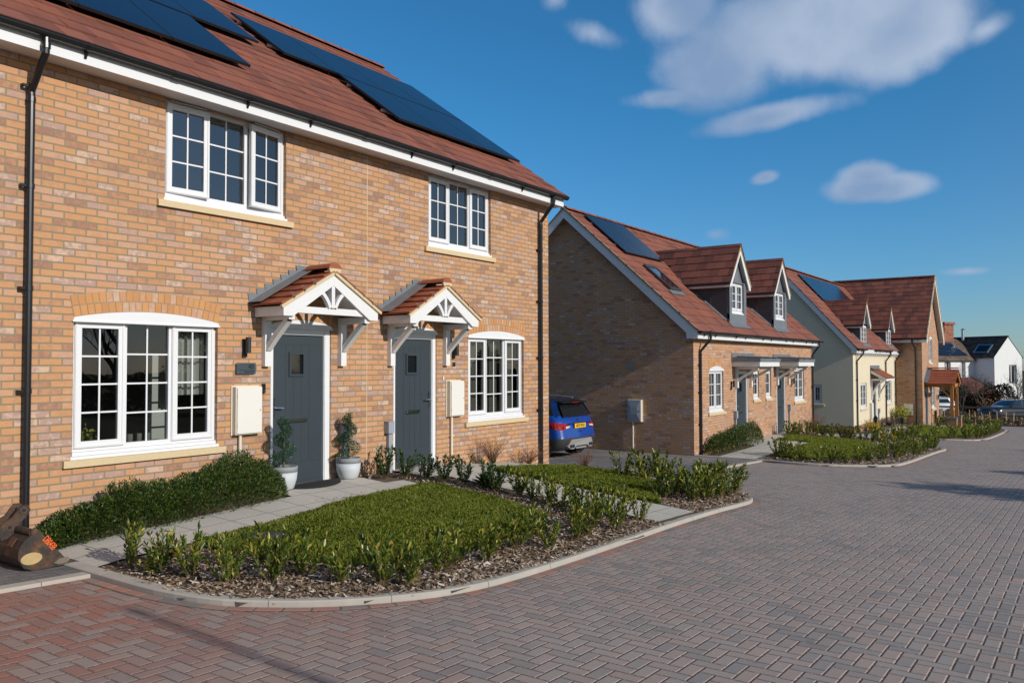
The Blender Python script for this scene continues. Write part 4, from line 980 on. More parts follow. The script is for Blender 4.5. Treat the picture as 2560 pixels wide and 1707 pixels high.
def wing_house():
    X0, X1, Yf, Xr = 42.2, 47.8, -1.6, 45.0
    H = empty('gabled_house', (45, 2, -1.7), 'tall buff brick house end with its gable to the street and an oak porch', 'house')
    xf = fac(Yf); gx = gab(X0); zr = 6.30
    w = MB(xf); up = (44.45, 45.55, 1.62, 2.95); lo = (45.15, 46.35, -.86, .45); dA = (43.05, 44.05, -1.62, .45)
    wall_grid(w, X0, X1, -2.4, 2.95, [up, lo, dA]); w.add([(X0, 0, 2.95), (X1, 0, 2.95), (Xr, 0, 5.9)])
    g = MB()
    for X in (X0, X1): g.mesh([(X, Yf, -2.4), (X, 7, -2.4), (X, 7, 2.95), (X, Yf, 2.95)], [(0, 1, 2, 3)])
    w.mesh(g.v, g.f, 0, raw=True); w.build('wall', M['brick_b'], H)
    rm = MB(); dx = Xr - 41.86; an = math.atan2(zr - 2.90, dx); Yv = -1.88
    for sg, xe in ((1, 41.86), (-1, 48.14)): rm.mesh([(xe, Yv, 2.90), (xe, 7.2, 2.90), (Xr, 7.2, zr - .02), (Xr, Yv, zr - .02)], [(0, 1, 2, 3)])
    tiles(rm, (41.84, Yv - .02, 2.90), (0, 1, 0), (math.cos(an), 0, math.sin(an)), 9.1, dx / math.cos(an), .32, .30)
    tiles(rm, (48.16, Yv - .02, 2.90), (0, 1, 0), (-math.cos(an), 0, math.sin(an)), .6, dx / math.cos(an), .32, .30)
    roof = rm.build('roof', M['tile_d'], H)
    rt = MB(); ridge_tiles(rt, (Xr, Yv, zr + .04), (Xr, 7, zr + .04), .125, .45); rt.build('ridge_tiles', M['tile_d'], roof)
    mb = MB()
    for sg in (-1, 1):
        P = lambda x: Xr + sg * x; pl = [(P(3.1), 2.66), (P(3.1), 2.92), (P(0), zr), (P(0), zr - .30), (P(2.85), 2.86), (P(2.85), 2.66)]
        mb.mesh([(x, Yv, z) for x, z in pl] + [(x, Yv + .03, z) for x, z in pl], [tuple(range(6)), tuple(range(6, 12))] + [(i, (i + 1) % 6, 6 + (i + 1) % 6, 6 + i) for i in range(6)])
        mb.mesh([(P(3.1), Yv + .03, 2.86), (P(3.1), Yf, 2.86), (P(0), Yf, zr - .06), (P(0), Yv + .03, zr - .06)], [(0, 1, 2, 3)])
    mb.box(41.9, 41.93, Yv + .031, 7, 2.68, 2.88); mb.box(41.931, X0, Yv + .2, 7, 2.70, 2.71); mb.build('bargeboard', M['white_t'], H)
    vm = MB()
    for sg in (-1, 1): vm.bar((Xr + sg * 3.14, Yv - .01, 2.92), (Xr, Yv - .01, zr + .02), .05, .05)
    vm.build('mortar_verge', M['sill'], roof)
    gutter(H, (41.82, Yv - .02, 2.88), (41.82, 5, 2.88), .056, .9); downpipe(H, (41.83, -1.2, 2.85), (42.15, -1.3), -1.9, clips=(1.4, .2))
    arch_head(H, xf, up[0], up[1], 2.965, .09); window(H, xf, *up, 2, 2, 3, room='room', curtains=[(up[0] + .1, up[1] - .1, 2.9, 1.7)])
    window(H, xf, *lo, 2, 2, 4, room='room', curtains=[(lo[0] + .1, lo[1] - .1, .4, -.8)])
    fr, door, win, wf = front_door(H, xf, *dA[:2], .45, -1.6, (43.13, 43.97, .36)); door_fittings(H, xf, fr, win, wf, 43.9, -1, -1.6, -.7, 43.4, 43.7)
    wall_light(H, xf, 46.9, -.45, -.15)
    meter_box(H, gx, .72, 1.14, -1.07, -.49, pipe_u=.80, zg=-1.55, name='meter_box', facet=True, doorm='cream_box')
    # oak porch, fixed to the wall
    pb = MB(); c = 43.95
    for u in (43.1, 44.9):
        pb.bar((u, -2.82, -1.16), (u, -2.82, -.80), .19, .19); pb.bar((u, -2.82, -.80), (u, -2.82, .42), .15, .15)
        pb.bar((u, -2.98, .46), (u, Yf, .46), .13, .16)
        pb.bar((u, -2.75, -.15), (u, -2.25, .40), .09, .09); pb.bar((u + (.05 if u < c else -.05), -2.82, -.1), (u + (.5 if u < c else -.5), -2.82, .42), .08, .08)
    pb.bar((42.9, -2.82, .47), (45.1, -2.82, .47), .14, .17)
    for sg in (-1, 1): pb.bar((c + sg * 1.18, -2.98, .53), (c, -2.98, 1.22), .05, .16); pb.bar((c + sg * 1.15, -2.9, .55), (c + sg * 1.15, Yf, .55), .05, .10)
    pb.bar((c, -2.85, .5), (c, -2.85, 1.15), .10, .10); po = pb.build('porch', M['wood'], H)
    tm = MB(); an = math.atan2(.72, 1.22)
    for sg in (-1, 1):
        tm.mesh([(c + sg * 1.25, -3.02, .57), (c + sg * 1.25, Yf, .57), (c, Yf, 1.27), (c, -3.02, 1.27)], [(0, 1, 2, 3)])
        tiles(tm, (c + sg * 1.27, -3.05, .56), (0, 1, 0), (-sg * math.cos(an), 0, math.sin(an)), 1.45, 1.44, .24, .26, lift=.03)
    ridge_tiles(tm, (c, -3.05, 1.36), (c, Yf, 1.36), .10, .45); tm.build('porch_roof', M['tile_c'], po)
    ld = MB()
    for sg in (-1, 1): ld.mesh([(c + sg * 1.28, Yf - .2, .625), (c + sg * 1.28, Yf - .01, .625), (c, Yf - .01, 1.35), (c, Yf - .2, 1.35)], [(0, 1, 2, 3)]); ld.mesh([(c + sg * 1.28, Yf - .008, .6), (c + sg * 1.28, Yf - .008, .8), (c, Yf - .008, 1.52), (c, Yf - .008, 1.3)], [(0, 1, 2, 3)])
    ld.build('lead_flashing', M['lead'], po)
    for u in (43.1, 44.9):
        pr = MB(); pr.box(u - .22, u + .22, -3.04, -2.60, -2.2, -1.235); q = pr.build('porch_pier', M['plinth'], po)
        cp = MB(); cp.box(u - .24, u + .24, -3.06, -2.58, -1.233, -1.165); cp.build('pier_cap', M['lead'], po) if False else cp.build('pier_cap', M['lead'], po)
    return H

def far_house():
    """older white rendered house beyond the fence, turned a little towards the road"""
    O = V(87.6, -2.3, -2.5); a = V(.47, .88, 0); b = V(.88, -.47, 0)          # a along the ridge away from the gable, b to the right
    W = lambda u, v, z: O + b * u + a * v + V(0, 0, z)
    H = empty('white_house', tuple(O), 'old white rendered house with dark roofs and red chimney beyond the fence', 'house')
    mb = MB(W); hw = 2.15; ez, rz = 4.72, 6.65
    wall_grid(mb, -hw, hw, -.5, ez, [(.1, 1.3, 2.1, 3.95)], .3); mb.add([(-hw, 0, ez), (hw, 0, ez), (0, 0, rz)])
    for u in (-hw, hw): mb.add([(u, 0, -.5), (u, 7, -.5), (u, 7, ez), (u, 0, ez)])
    u0 = -hw; v1 = 3.2                                       # side wing running left from the gable block
    mb.add([(-12, v1, -.5), (u0, v1, -.5), (u0, v1, 4.55), (-12, v1, 4.55)]) if False else None
    wl = MB(W); wall_grid(wl, -12.5, -hw, -.5, 4.5, [(-4.2, -3.5, 2.7, 4.3), (-6.6, -5.7, 2.6, 4.35), (-10.4, -8.9, 2.4, 3.7)], .25)
    mb.mesh([p + a * 2.0 for p in map(np.array, wl.v)], wl.f, 0, raw=True)
    mb.add([(-12.5, 2, -.5), (-12.5, 8, -.5), (-12.5, 8, 4.5), (-12.5, 5, 6.6), (-12.5, 2, 4.5)])
    mb.build('wall', M['wall_w'], H)
    r = MB(W); e = MB()
    for sg in (-1, 1): r.add([(sg * (hw + .18), -.05, ez - .12), (sg * (hw + .18), 7.2, ez - .12), (0, 7.2, rz + .03), (0, -.05, rz + .03)])
    P = lambda u, v, z: W(u, v, z)
    an = math.atan2(rz - ez, hw); s_ = nrm(b * math.cos(an) + V(0, 0, math.sin(an)))
    tiles(r, W(-hw - .2, -.06, ez - .12), a, s_, 7.2, (hw + .2) / math.cos(an), .30, .35)
    rf = r.build('roof', M['slate_r'], H)
    q = MB(W); q.box(-.10, .10, -.05, 7.2, rz + .02, rz + .14); q.build('ridge_tiles', M['slate_r'], rf)
    r2 = MB(W); r2.add([(-12.7, 1.7, 4.35), (-hw + .2, 1.7, 4.35), (-hw + 1.2, 5, 6.62), (-12.7, 5, 6.62)]); r2.add([(-12.7, 8.3, 4.35), (0, 8.3, 4.35), (0, 5, 6.62), (-12.7, 5, 6.62)])
    an2 = math.atan2(2.27, 3.3); tiles(r2, W(-12.7, 1.68, 4.36), b, nrm(a * math.cos(an2) + V(0, 0, math.sin(an2))), 12.0, 3.9, .30, .35, keep=lambda u, v: u < 10.6 + v * .45); r2.build('side_roof', M['brown_r'], H)
    c = MB(W); c.box(-3.0, -1.6, 4.5, 5.7, 5.6, 8.0); c.box(-3.12, -1.48, 4.38, 5.82, 8.0, 8.25); c.build('chimney', M['redbrick'], H)
    t = MB(); t.tube([W(-.3, 4.4, 6.4), W(-.3, 4.4, 7.5)], .15, 10); t.lathe([(.25, 0), (.05, .12)], W(-.3, 4.4, 7.52), 10); t.build('flue', M['alu'], H)
    A = W(-12.7, 1.7, 4.37); s2 = nrm(a * math.cos(an2) + V(0, 0, math.sin(an2)))
    for k in range(5): panel(H, A, b, s2, 1.2 + 1.75 * k, .75, 1.75, 1.1, .12)
    for k in (0, 1, 3, 4): panel(H, A, b, s2, 1.2 + 1.75 * k, 1.87, 1.75, 1.1, .12)
    sk = MB(); A1 = W(-hw - .2, -.06, ez - .12)
    n = nrm(np.cross(a, s_)); n = n if n[2] > 0 else -n; Q = lambda u, v, h: A1 + a * u + s_ * v + n * h
    sk.mesh([Q(.9, .7, .12), Q(2.4, .7, .12), Q(2.4, 1.9, .12), Q(.9, 1.9, .12), Q(.9, .7, 0), Q(2.4, .7, 0), Q(2.4, 1.9, 0), Q(.9, 1.9, 0)], [(0, 1, 2, 3), (0, 1, 5, 4), (1, 2, 6, 5), (2, 3, 7, 6), (3, 0, 4, 7)]); o = sk.build('roof_window', M['alu'], H)
    sk = MB(); sk.mesh([Q(1.05, .82, .125), Q(2.25, .82, .125), Q(2.25, 1.78, .125), Q(1.05, 1.78, .125)], [(0, 1, 2, 3)]); sk.build('pane', M['panel'], o)
    def win(x0, x1, z0, z1, v):
        w = MB(W); w.box(x0, x1, v + .18, v + .24, z0, z0 + .1); w.box(x0, x1, v + .18, v + .24, z1 - .1, z1); w.box(x0, x0 + .1, v + .18, v + .24, z0 + .1, z1 - .1); w.box(x1 - .1, x1, v + .18, v + .24, z0 + .1, z1 - .1); m = x0 + (x1 - x0) * .45; w.box(m, m + .1, v + .18, v + .24, z0 + .1, z1 - .1)
        o = w.build('window', M['white'], H); g = MB(W); g.add([(x0, v + .22, z0), (x1, v + .22, z0), (x1, v + .22, z1), (x0, v + .22, z1)]); g.build('pane', M['carglass'], o)
    win(.1, 1.3, 2.1, 3.95, 0); win(-4.2, -3.5, 2.7, 4.3, 2.0); win(-6.6, -5.7, 2.6, 4.35, 2.0); win(-10.4, -8.9, 2.4, 3.7, 2.0)
    # lean-to with a tiled roof in front of the side wing
    l = MB(W); l.box(-6.5, -hw, -.6, 1.95, -.5, 1.35); l.build('lean_to', M['redbrick'], H)
    lr = MB(W); lr.add([(-7.0, -1.0, 1.2), (-hw, -1.0, 1.2), (-hw - .4, 1.97, 2.75), (-6.9, 1.97, 2.75)]); lr.build('lean_to_roof', M['tile_d'], H)
    return H

house_one(); house_two(); house_three(); wing_house(); far_house()
def red_roof_house():
    O = V(97, -6.2, -2.7)
    H = empty('red_roofed_house', tuple(O), 'red tiled brick house partly hidden behind the white rendered house', 'house')
    m = MB(); x, y, z = O; m.box(x - 1, x + 7, y - 6, y + 1.4, z - .5, z + 4.4); m.build('wall', M['redbrick'], H)
    r = MB(); r.mesh([(x - 1.3, y - 6.3, z + 4.3), (x - 1.3, y + 1.7, z + 4.3), (x + 3, y - .6, z + 6.9), (x + 3, y - 5, z + 6.9)], [(0, 1, 2, 3)]); r.mesh([(x - 1.3, y + 1.7, z + 4.3), (x + 7.3, y + 1.7, z + 4.3), (x + 3, y - .6, z + 6.9)], [(0, 1, 2)]); r.mesh([(x + 7.3, y - 6.3, z + 4.3), (x + 7.3, y + 1.7, z + 4.3), (x + 3, y - .6, z + 6.9), (x + 3, y - 5, z + 6.9)], [(0, 1, 2, 3)]); r.mesh([(x - 1.3, y - 6.3, z + 4.3), (x + 7.3, y - 6.3, z + 4.3), (x + 3, y - 5, z + 6.9)], [(0, 1, 2)])
    tiles(r, (x - 1.3, y - 5.5, z + 4.33), (0, 1, 0), nrm(V(4.3, 0, 2.6)), 6.2, 4.2, .32, .32, keep=lambda u, v: .5 * v - .3 < u < 6.6 - .55 * v); rf = r.build('roof', M['tile'], H)
    c = MB(); c.box(x + 3.2, x + 4.2, y - 1.6, y - .4, z + 6, z + 7.7); c.build('chimney', M['redbrick'], H)
red_roof_house()
# ------------------------------------------------------------------ ground
def sheet(name, polys, zf, mat, kind='structure', label=None, cat=None, step=None, org=(0, 0, 0)):
    """flat polygons gridded and draped over zf"""
    mb = MB()
    for (x0, x1, y0, y1) in polys:
        st = step or 1.; nx = max(1, int(math.ceil((x1 - x0) / st))); ny = max(1, int(math.ceil((y1 - y0) / st)))
        vs = [(x0 + (x1 - x0) * i / nx, y0 + (y1 - y0) * j / ny) for j in range(ny + 1) for i in range(nx + 1)]
        mb.mesh([(x, y, zf(x, y)) for x, y in vs], [(j * (nx + 1) + i, j * (nx + 1) + i + 1, (j + 1) * (nx + 1) + i + 1, (j + 1) * (nx + 1) + i) for j in range(ny) for i in range(nx)])
    o = mb.build(name, mat, None, org=org); o['kind'] = kind
    if label: tag(o, label, cat)
    return o

g = MB(); xs = [-400, -8, 70, 600]
for a, b in zip(xs, xs[1:]): g.mesh([(a, -400, RZ(a) - .06), (b, -400, RZ(b) - .06), (b, 400, RZ(b) - .06), (a, 400, RZ(a) - .06)], [(0, 1, 2, 3)])
tag(g.build('ground', M['ground']), kind='structure')
sheet('road', [(-20, -8, -12, 1), (-8, 57.5, -12, 1)], lambda x, y: RZ(x), M['road'], step=100)
sheet('driveway', [(-8, -.33, -1.6, -.005)], lambda x, y: RZ(x) + .028, M['drive'], step=100)
sheet('driveway', [(9.36, 16.17, -1.78, 9)], lambda x, y: RZ(x) + .028, M['drive'], step=100)

def inside(poly, x, y):
    c = False; n = len(poly); j = n - 1
    for i in range(n):
        if (poly[i][1] > y) != (poly[j][1] > y) and x < (poly[j][0] - poly[i][0]) * (y - poly[i][1]) / (poly[j][1] - poly[i][1]) + poly[i][0]: c = not c
        j = i
    return c
def resample(pts, d):
    out = [V(*pts[0])]; 
    for a, b in zip(pts, pts[1:]):
        a, b = V(*a), V(*b); L = np.linalg.norm(b - a); n = max(1, int(L / d))
        for k in range(1, n + 1): out.append(a + (b - a) * k / n)
    return out
def smooth_line(pts, it=2):
    for _ in range(it):
        o = [pts[0]]
        for a, b in zip(pts, pts[1:]): a, b = V(*a), V(*b); o += [a * .75 + b * .25, a * .25 + b * .75]
        o.append(pts[-1]); pts = o
    return [V(*p) for p in pts]

K1 = [(-.33, -.02), (-.33, -1.6), (-.33, -2.3), (-.31, -2.75), (-.20, -3.25), (-.01, -3.55), (.27, -3.88), (.60, -4.12), (.95, -4.31), (1.30, -4.42), (1.8, -4.475), (2.7, -4.47), (4.0, -4.42), (5.4, -4.34), (6.9, -4.31), (7.9, -4.35), (8.35, -4.34), (8.75, -4.2), (9.05, -3.95), (9.2, -3.6), (9.3, -3.0), (9.33, -1.9), (9.33, -.02)]
K2 = [(16.2, -.12), (16.2, -1.85), (16.05, -2.4), (15.98, -2.9), (16.05, -3.45), (16.3, -3.82), (16.6, -4.2), (16.95, -4.52), (17.45, -4.73), (18.1, -4.80), (20, -4.80), (22.4, -4.76), (24.1, -4.75), (25.4, -4.80), (26.2, -4.66), (26.55, -4.35), (26.6, -3.5), (27.4, -3.25), (31.5, -3.25), (32.5, -3.25), (32.8, -3.5), (32.95, -4.0), (33.2, -4.5), (33.75, -4.9), (35.1, -5.06), (37.6, -5.10), (43, -5.05), (49, -4.9), (51.0, -4.3), (51.2, -3.2), (51, -1)]
def kerb(pts, name, it=1):
    """concrete edging: sloped face, flat top, a joint every 0.9 m"""
    P = smooth_line(pts, it); P = resample([tuple(p) for p in P], .12)
    n = len(P); N = []
    for i in range(n):
        d = nrm(np.append(P[min(i + 1, n - 1)] - P[max(i - 1, 0)], 0)); N.append(np.array([d[1], -d[0]]))     # to the road side
    mb = MB(); prof = [(0., -.06), (.0, .040), (-.012, .050), (-.108, .050), (-.12, .046), (-.12, -.05)]
    s_ = [0.]
    for q0, q1 in zip(P, P[1:]): s_.append(s_[-1] + np.linalg.norm(q1 - q0))
    at = lambda t: (np.array([np.interp(t, s_, [p[k] for p in P]) for k in (0, 1)]), np.array([np.interp(t, s_, [q[k] for q in N]) for k in (0, 1)]))
    t0 = 0.; m = len(prof)
    while t0 < s_[-1]:
        t1 = min(t0 + .91, s_[-1]); vs = []; ts = np.linspace(t0, t1 - .005, 9)
        for t in ts:
            p, q = at(t)
            for o, h in prof: vs.append((p[0] + q[0] * o, p[1] + q[1] * o, RZ(p[0]) + h))
        mb.mesh(vs, [(i * m + k, i * m + k + 1, (i + 1) * m + k + 1, (i + 1) * m + k) for i in range(8) for k in range(m - 1)] + [tuple(range(m)), tuple(range(8 * m, 9 * m))]); t0 = t1
    o = mb.build(name, M['kerb']); o['kind'] = 'structure'; return P, N
KP1, KN1 = kerb(K1, 'kerb'); KP2, KN2 = kerb(K2, 'kerb')
# driveway edging strips, a little proud of the road
for (x0, x1, y0, y1) in ((-8, -.335, -1.72, -1.60), (9.34, 16.19, -1.90, -1.78)):
    mb = MB(); x = x0
    while x < x1:
        b = min(x + .905, x1); mb.mesh([(u, v, RZ(u) + h) for h in (-.05, .032) for u, v in ((x, y0), (b, y0), (b, y1), (x, y1))], [(4, 5, 6, 7), (0, 1, 5, 4), (1, 2, 6, 5), (2, 3, 7, 6), (3, 0, 4, 7)]); x = b + .005
    o = mb.build('driveway_edging', M['kerb']); o['kind'] = 'structure'
# a stretcher course of blocks following each kerb
def border(P, N, name, rows=1):
    mb = MB(); run = 0.
    s = [0.]
    for a, b in zip(P, P[1:]): s.append(s[-1] + np.linalg.norm(b - a))
    Ltot = s[-1]; at = lambda t: (np.array([np.interp(t, s, [p[k] for p in P]) for k in (0, 1)]), np.array([np.interp(t, s, [q[k] for q in N]) for k in (0, 1)]))
    for r in range(rows):
        t = .1 * r
        while t < Ltot - .2:
            (p0, n0), (p1, n1) = at(t + .005), at(t + .195); o0, o1 = .008 + .1 * r, .10 + .1 * r; h = .004 + rnd.uniform(0, .0025); c = .007
            ring = [p0 + n0 * o0, p1 + n1 * o0, p1 + n1 * o1, p0 + n0 * o1]; ctr = sum(ring) / 4
            top = [ctr + (q - ctr) * np.array([1., 1.]) * .93 for q in ring]
            mb.mesh([(q[0], q[1], RZ(q[0]) + .001) for q in ring] + [(q[0], q[1], RZ(q[0]) + .0035 + h * .4) for q in top], [(4, 5, 6, 7), (0, 1, 5, 4), (1, 2, 6, 5), (2, 3, 7, 6), (3, 0, 4, 7)])
            t += .2
    base = MB()
    for i in range(len(P) - 1): base.mesh([(q[0], q[1], RZ(q[0]) + .003) for q in (P[i] + N[i] * .0, P[i + 1] + N[i + 1] * .0, P[i + 1] + N[i + 1] * (.1 * rows + .008), P[i] + N[i] * (.1 * rows + .008))], [(0, 1, 2, 3)])
    mb.mesh(base.v, base.f, 1); mb.m[-len(base.f):] = [1] * len(base.f)
    o = mb.build(name, [M['edge_block'], M['joint']]); o['kind'] = 'structure'
M['edge_block'] = island_mat('edge_block', [(0, (.20, .18, .17)), (.3, (.27, .20, .17)), (.6, (.38, .19, .145)), (1, (.34, .22, .18))], .85, .35, 14, .35, 140)
M['joint'] = simple('jointing_sand', (.15, .125, .10), .95, .3, 60, .3, 200)
i0 = [i for i, p in enumerate(KP1) if p[1] < -1.75][0]; i1 = [i for i, p in enumerate(KP1) if p[0] > 9.1 and p[1] > -2.1][0]
border(KP1[i0:i1], KN1[i0:i1], 'road_border'); border(KP2[8:], KN2[8:], 'road_border')

# garden beds: soil draped inside the kerbs
def bed(poly, name, org):
    xs_ = [p[0] for p in poly]; ys_ = [p[1] for p in poly]; mb = MB(); st = .16 if max(xs_) < 10 else .3
    x = min(xs_)
    P = [V(*p) for p in poly]
    nx = int((max(xs_) - min(xs_)) / st) + 1; ny = int((max(ys_) - min(ys_)) / st) + 1
    ids = {}; vs = []; fs = []
    def vid(i, j):
        if (i, j) not in ids:
            X, Y = min(xs_) + i * st, min(ys_) + j * st; ids[(i, j)] = len(vs)
            vs.append((X, Y, GZ(X, Y) - .012 + .012 * math.sin(X * 9.1 + Y * 3) * math.sin(Y * 7.3)))
        return ids[(i, j)]
    for i in range(nx):
        for j in range(ny):
            cx_, cy_ = min(xs_) + (i + .5) * st, min(ys_) + (j + .5) * st
            if inside(poly, cx_, cy_): fs.append((vid(i, j), vid(i + 1, j), vid(i + 1, j + 1), vid(i, j + 1)))
    mb.mesh(vs, fs); o = mb.build(name, M['soil'], None, smooth=True, org=org); o['kind'] = 'structure'
kin = lambda P, N, o: [tuple(p + n * o) for p, n in zip(P, N)]
B1 = kin(KP1, KN1, -.05); B2 = kin(KP2, KN2, -.05) + [(51, -.2), (42.2, -.36), (32.7, -.36), (27.4, -.1)]
bed(B1, 'garden_soil', (3, -2, -.2)); bed(B2, 'garden_soil', (25, -2, -1))

lift = lambda d: (lambda x, y: GZ(x, y) + d)
sheet('path', [(-.21, 2.6, -1.58, -.68), (2.6, 4.15, -1.58, -.03), (4.15, 4.5, -1.58, -.72)], lambda x, y: GZ(x, y) + .018, M['flag'], step=.3)
sheet('path', [(5.3, 6.4, -4.22, -.76), (5.0, 9.2, -.76, -.03)], lambda x, y: GZ(x, y) + .014, M['flag_b'], step=.3)
sheet('path', [(16.3, 21.4, -1.68, -.72), (19.2, 22.6, -.72, -.12), (22.6, 24.3, -.42, -.12)], lambda x, y: GZ(x, y) + .014, M['flag_b'], step=.4)
sheet('path', [(24.2, 39.2, -1.55, -1.0), (27, 33, -2.3, -1.55), (24.4, 26, -4.5, -3.5)], lambda x, y: GZ(x, y) + .014, M['flag_b'], step=.5)
sheet('path', [(42.4, 45.2, -3.1, -1.62), (38.3, 39.1, -2.9, -2.35)], lambda x, y: GZ(x, y) + .03, M['flag_b'], step=.5)

# ------------------------------------------------------------------ grass, bark
def grass(name, poly, dens, hgt, label, wid=.0055, org=(0, 0, 0), holes=()):
    xs_ = [p[0] for p in poly]; ys_ = [p[1] for p in poly]; x0, x1, y0, y1 = min(xs_), max(xs_), min(ys_), max(ys_)
    n = int(dens * (x1 - x0) * (y1 - y0)); X = npr.uniform(x0, x1, n); Y = npr.uniform(y0, y1, n)
    ok = np.array([inside(poly, a, b) and not any(h(a, b) for h in holes) for a, b in zip(X, Y)]); X, Y = X[ok], Y[ok]; n = len(X)
    Z = np.array([GZ(a, b) for a, b in zip(X, Y)]) + .012
    cl = .62 + .38 * np.sin(X * 5.1 + np.sin(Y * 4.3) * 1.7) * np.sin(Y * 6.3 + np.cos(X * 3.7) * 1.9)
    H = hgt * (.55 + .75 * npr.rand(n)) * (.6 + .6 * cl); az = npr.rand(n) * 6.283; ln = npr.uniform(.15, .85, n) * H
    dx, dy = np.cos(az), np.sin(az); sx, sy = -dy * wid, dx * wid
    b = np.stack([X, Y, Z], 1); side = np.stack([sx, sy, 0 * sx], 1)
    mid = b + np.stack([dx * ln * .35, dy * ln * .35, H * .62], 1); tip = b + np.stack([dx * ln, dy * ln, H * (1 - .25 * ln / H)], 1)
    q = np.stack([b - side, b + side, mid + side * .75, tip, mid - side * .75], 1)
    o = fast_mesh(name, q.reshape(-1, 3), 5, M['grass'], org=org); tag(o, label, 'grass', kind='stuff')
    ms = MB(); st = .12 if x1 < 12 else .3
    for i in range(int((x1 - x0) / st) + 1):
        for j in range(int((y1 - y0) / st) + 1):
            a, c = x0 + i * st, y0 + j * st
            if inside(poly, a + st / 2, c + st / 2) and not any(h(a + st / 2, c + st / 2) for h in holes): ms.mesh([(u, v, GZ(u, v) + .014) for u, v in ((a, c), (a + st, c), (a + st, c + st), (a, c + st))], [(0, 1, 2, 3)])
    m = ms.build('lawn', M['turf'], None, org=org); m['kind'] = 'structure'
L1 = [(.72, -1.56), (1.4, -1.52), (2.36, -1.42), (2.96, -1.25), (3.69, -1.16), (4.36, -1.1), (4.66, -1.12), (4.66, -1.85), (4.6, -2.5), (4.35, -3.2), (3.88, -3.5), (2.61, -3.68), (1.95, -3.66), (1.3, -3.5), (.98, -3.16), (.83, -2.7), (.72, -2.1)]
man = lambda x, y: (x - 1.27) ** 2 + ((y + 1.97) * 1.1) ** 2 < .035
grass('grass', L1, 6500, .042, 'short lawn in front of door 40', org=(3, -2.4, -.1), holes=(man,))
L2 = [(6.44, -.80), (7.0, -.76), (8.2, -.78), (9.15, -.8), (9.2, -1.4), (8.9, -2.0), (8.6, -2.6), (7.6, -3.1), (6.9, -3.45), (6.44, -3.7), (6.42, -2.2)]
grass('grass', L2, 5200, .075, 'narrow lawn beside the path to door 38', org=(7.5, -2, -.3))
L3 = [(20.9, -.74), (21.45, -1.3), (21.45, -1.7), (17.3, -1.74), (16.9, -2.5), (17.3, -3.2), (18.2, -3.65), (22.2, -3.4), (24.1, -2.7), (23.6, -1.5), (22.9, -.5), (21.8, -.73)]
grass('grass', L3, 2100, .07, 'lawn in front of the semi-detached house with dormers', .009, (20, -2, -.9))
L4 = [(40.0, -1.6), (42.4, -1.75), (42.4, -3.1), (45.3, -3.15), (48, -2.2), (49.4, -3.2), (46, -4.5), (38.5, -4.55), (34, -3.9), (33.2, -2.7), (36, -2.0)]
grass('grass', L4, 750, .08, 'lawn in front of the gabled house with the oak porch', .016, (42, -3, -1.6), holes=(lambda x, y: 38.2 < x < 39.2 and -3 < y < -2.3,))

def chips(name, n, region, size, label, org):
    """loose bark pieces"""
    P = []
    while len(P) < n:
        x, y = rnd.uniform(region[0], region[1]), rnd.uniform(region[2], region[3])
        if region[4](x, y): P.append((x, y))
    P = np.array(P); Z = np.array([GZ(a, b) for a, b in P]) + npr.uniform(.0, .022, n); c = np.column_stack([P, Z])
    az = npr.rand(n) * 6.283; L = size * npr.uniform(.5, 1.6, n); Wd = size * npr.uniform(.25, .7, n); ti = npr.uniform(-.5, .5, n); tj = npr.uniform(-.5, .5, n)
    a = np.stack([np.cos(az) * L, np.sin(az) * L, ti * L], 1); b = np.stack([-np.sin(az) * Wd, np.cos(az) * Wd, tj * Wd], 1)
    k = npr.uniform(.5, 1, (n, 1))
    q = np.stack([c - a - b * k, c + a - b, c + a + b * k, c - a + b], 1)
    tag(fast_mesh(name, q.reshape(-1, 3), 4, M['chips'], org=org), label, 'bark mulch', kind='stuff')
paths1 = lambda x, y: (-.4 < x < 2.6 and y > -1.6) or (2.6 <= x < 4.6 and y > -1.0) or (5.28 < x < 6.42) or (y > -.78 and x > 5)
chips('bark_mulch', 15000, (-.3, 9.2, -4.45, -.3, lambda x, y: inside(B1, x, y) and not paths1(x, y) and not inside(L1, x, y) and not inside(L2, x, y)), .013, 'bark chippings covering the planted beds beside the first lawn', (3, -3, -.2))
chips('bark_mulch', 9000, (-.3, 9.2, -4.42, -2.2, lambda x, y: inside(B1, x, y) and not paths1(x, y) and not inside(L1, x, y) and not inside(L2, x, y)), .02, 'larger pale bark pieces scattered inside the near kerb', (3, -3, -.2))
chips('bark_mulch', 7000, (16, 27, -4.8, -.3, lambda x, y: inside(B2, x, y) and not inside(L3, x, y) and not (y > -1.7 and x < 22.5)), .024, 'bark chippings along the kerb by the semi-detached house', (20, -3, -1))

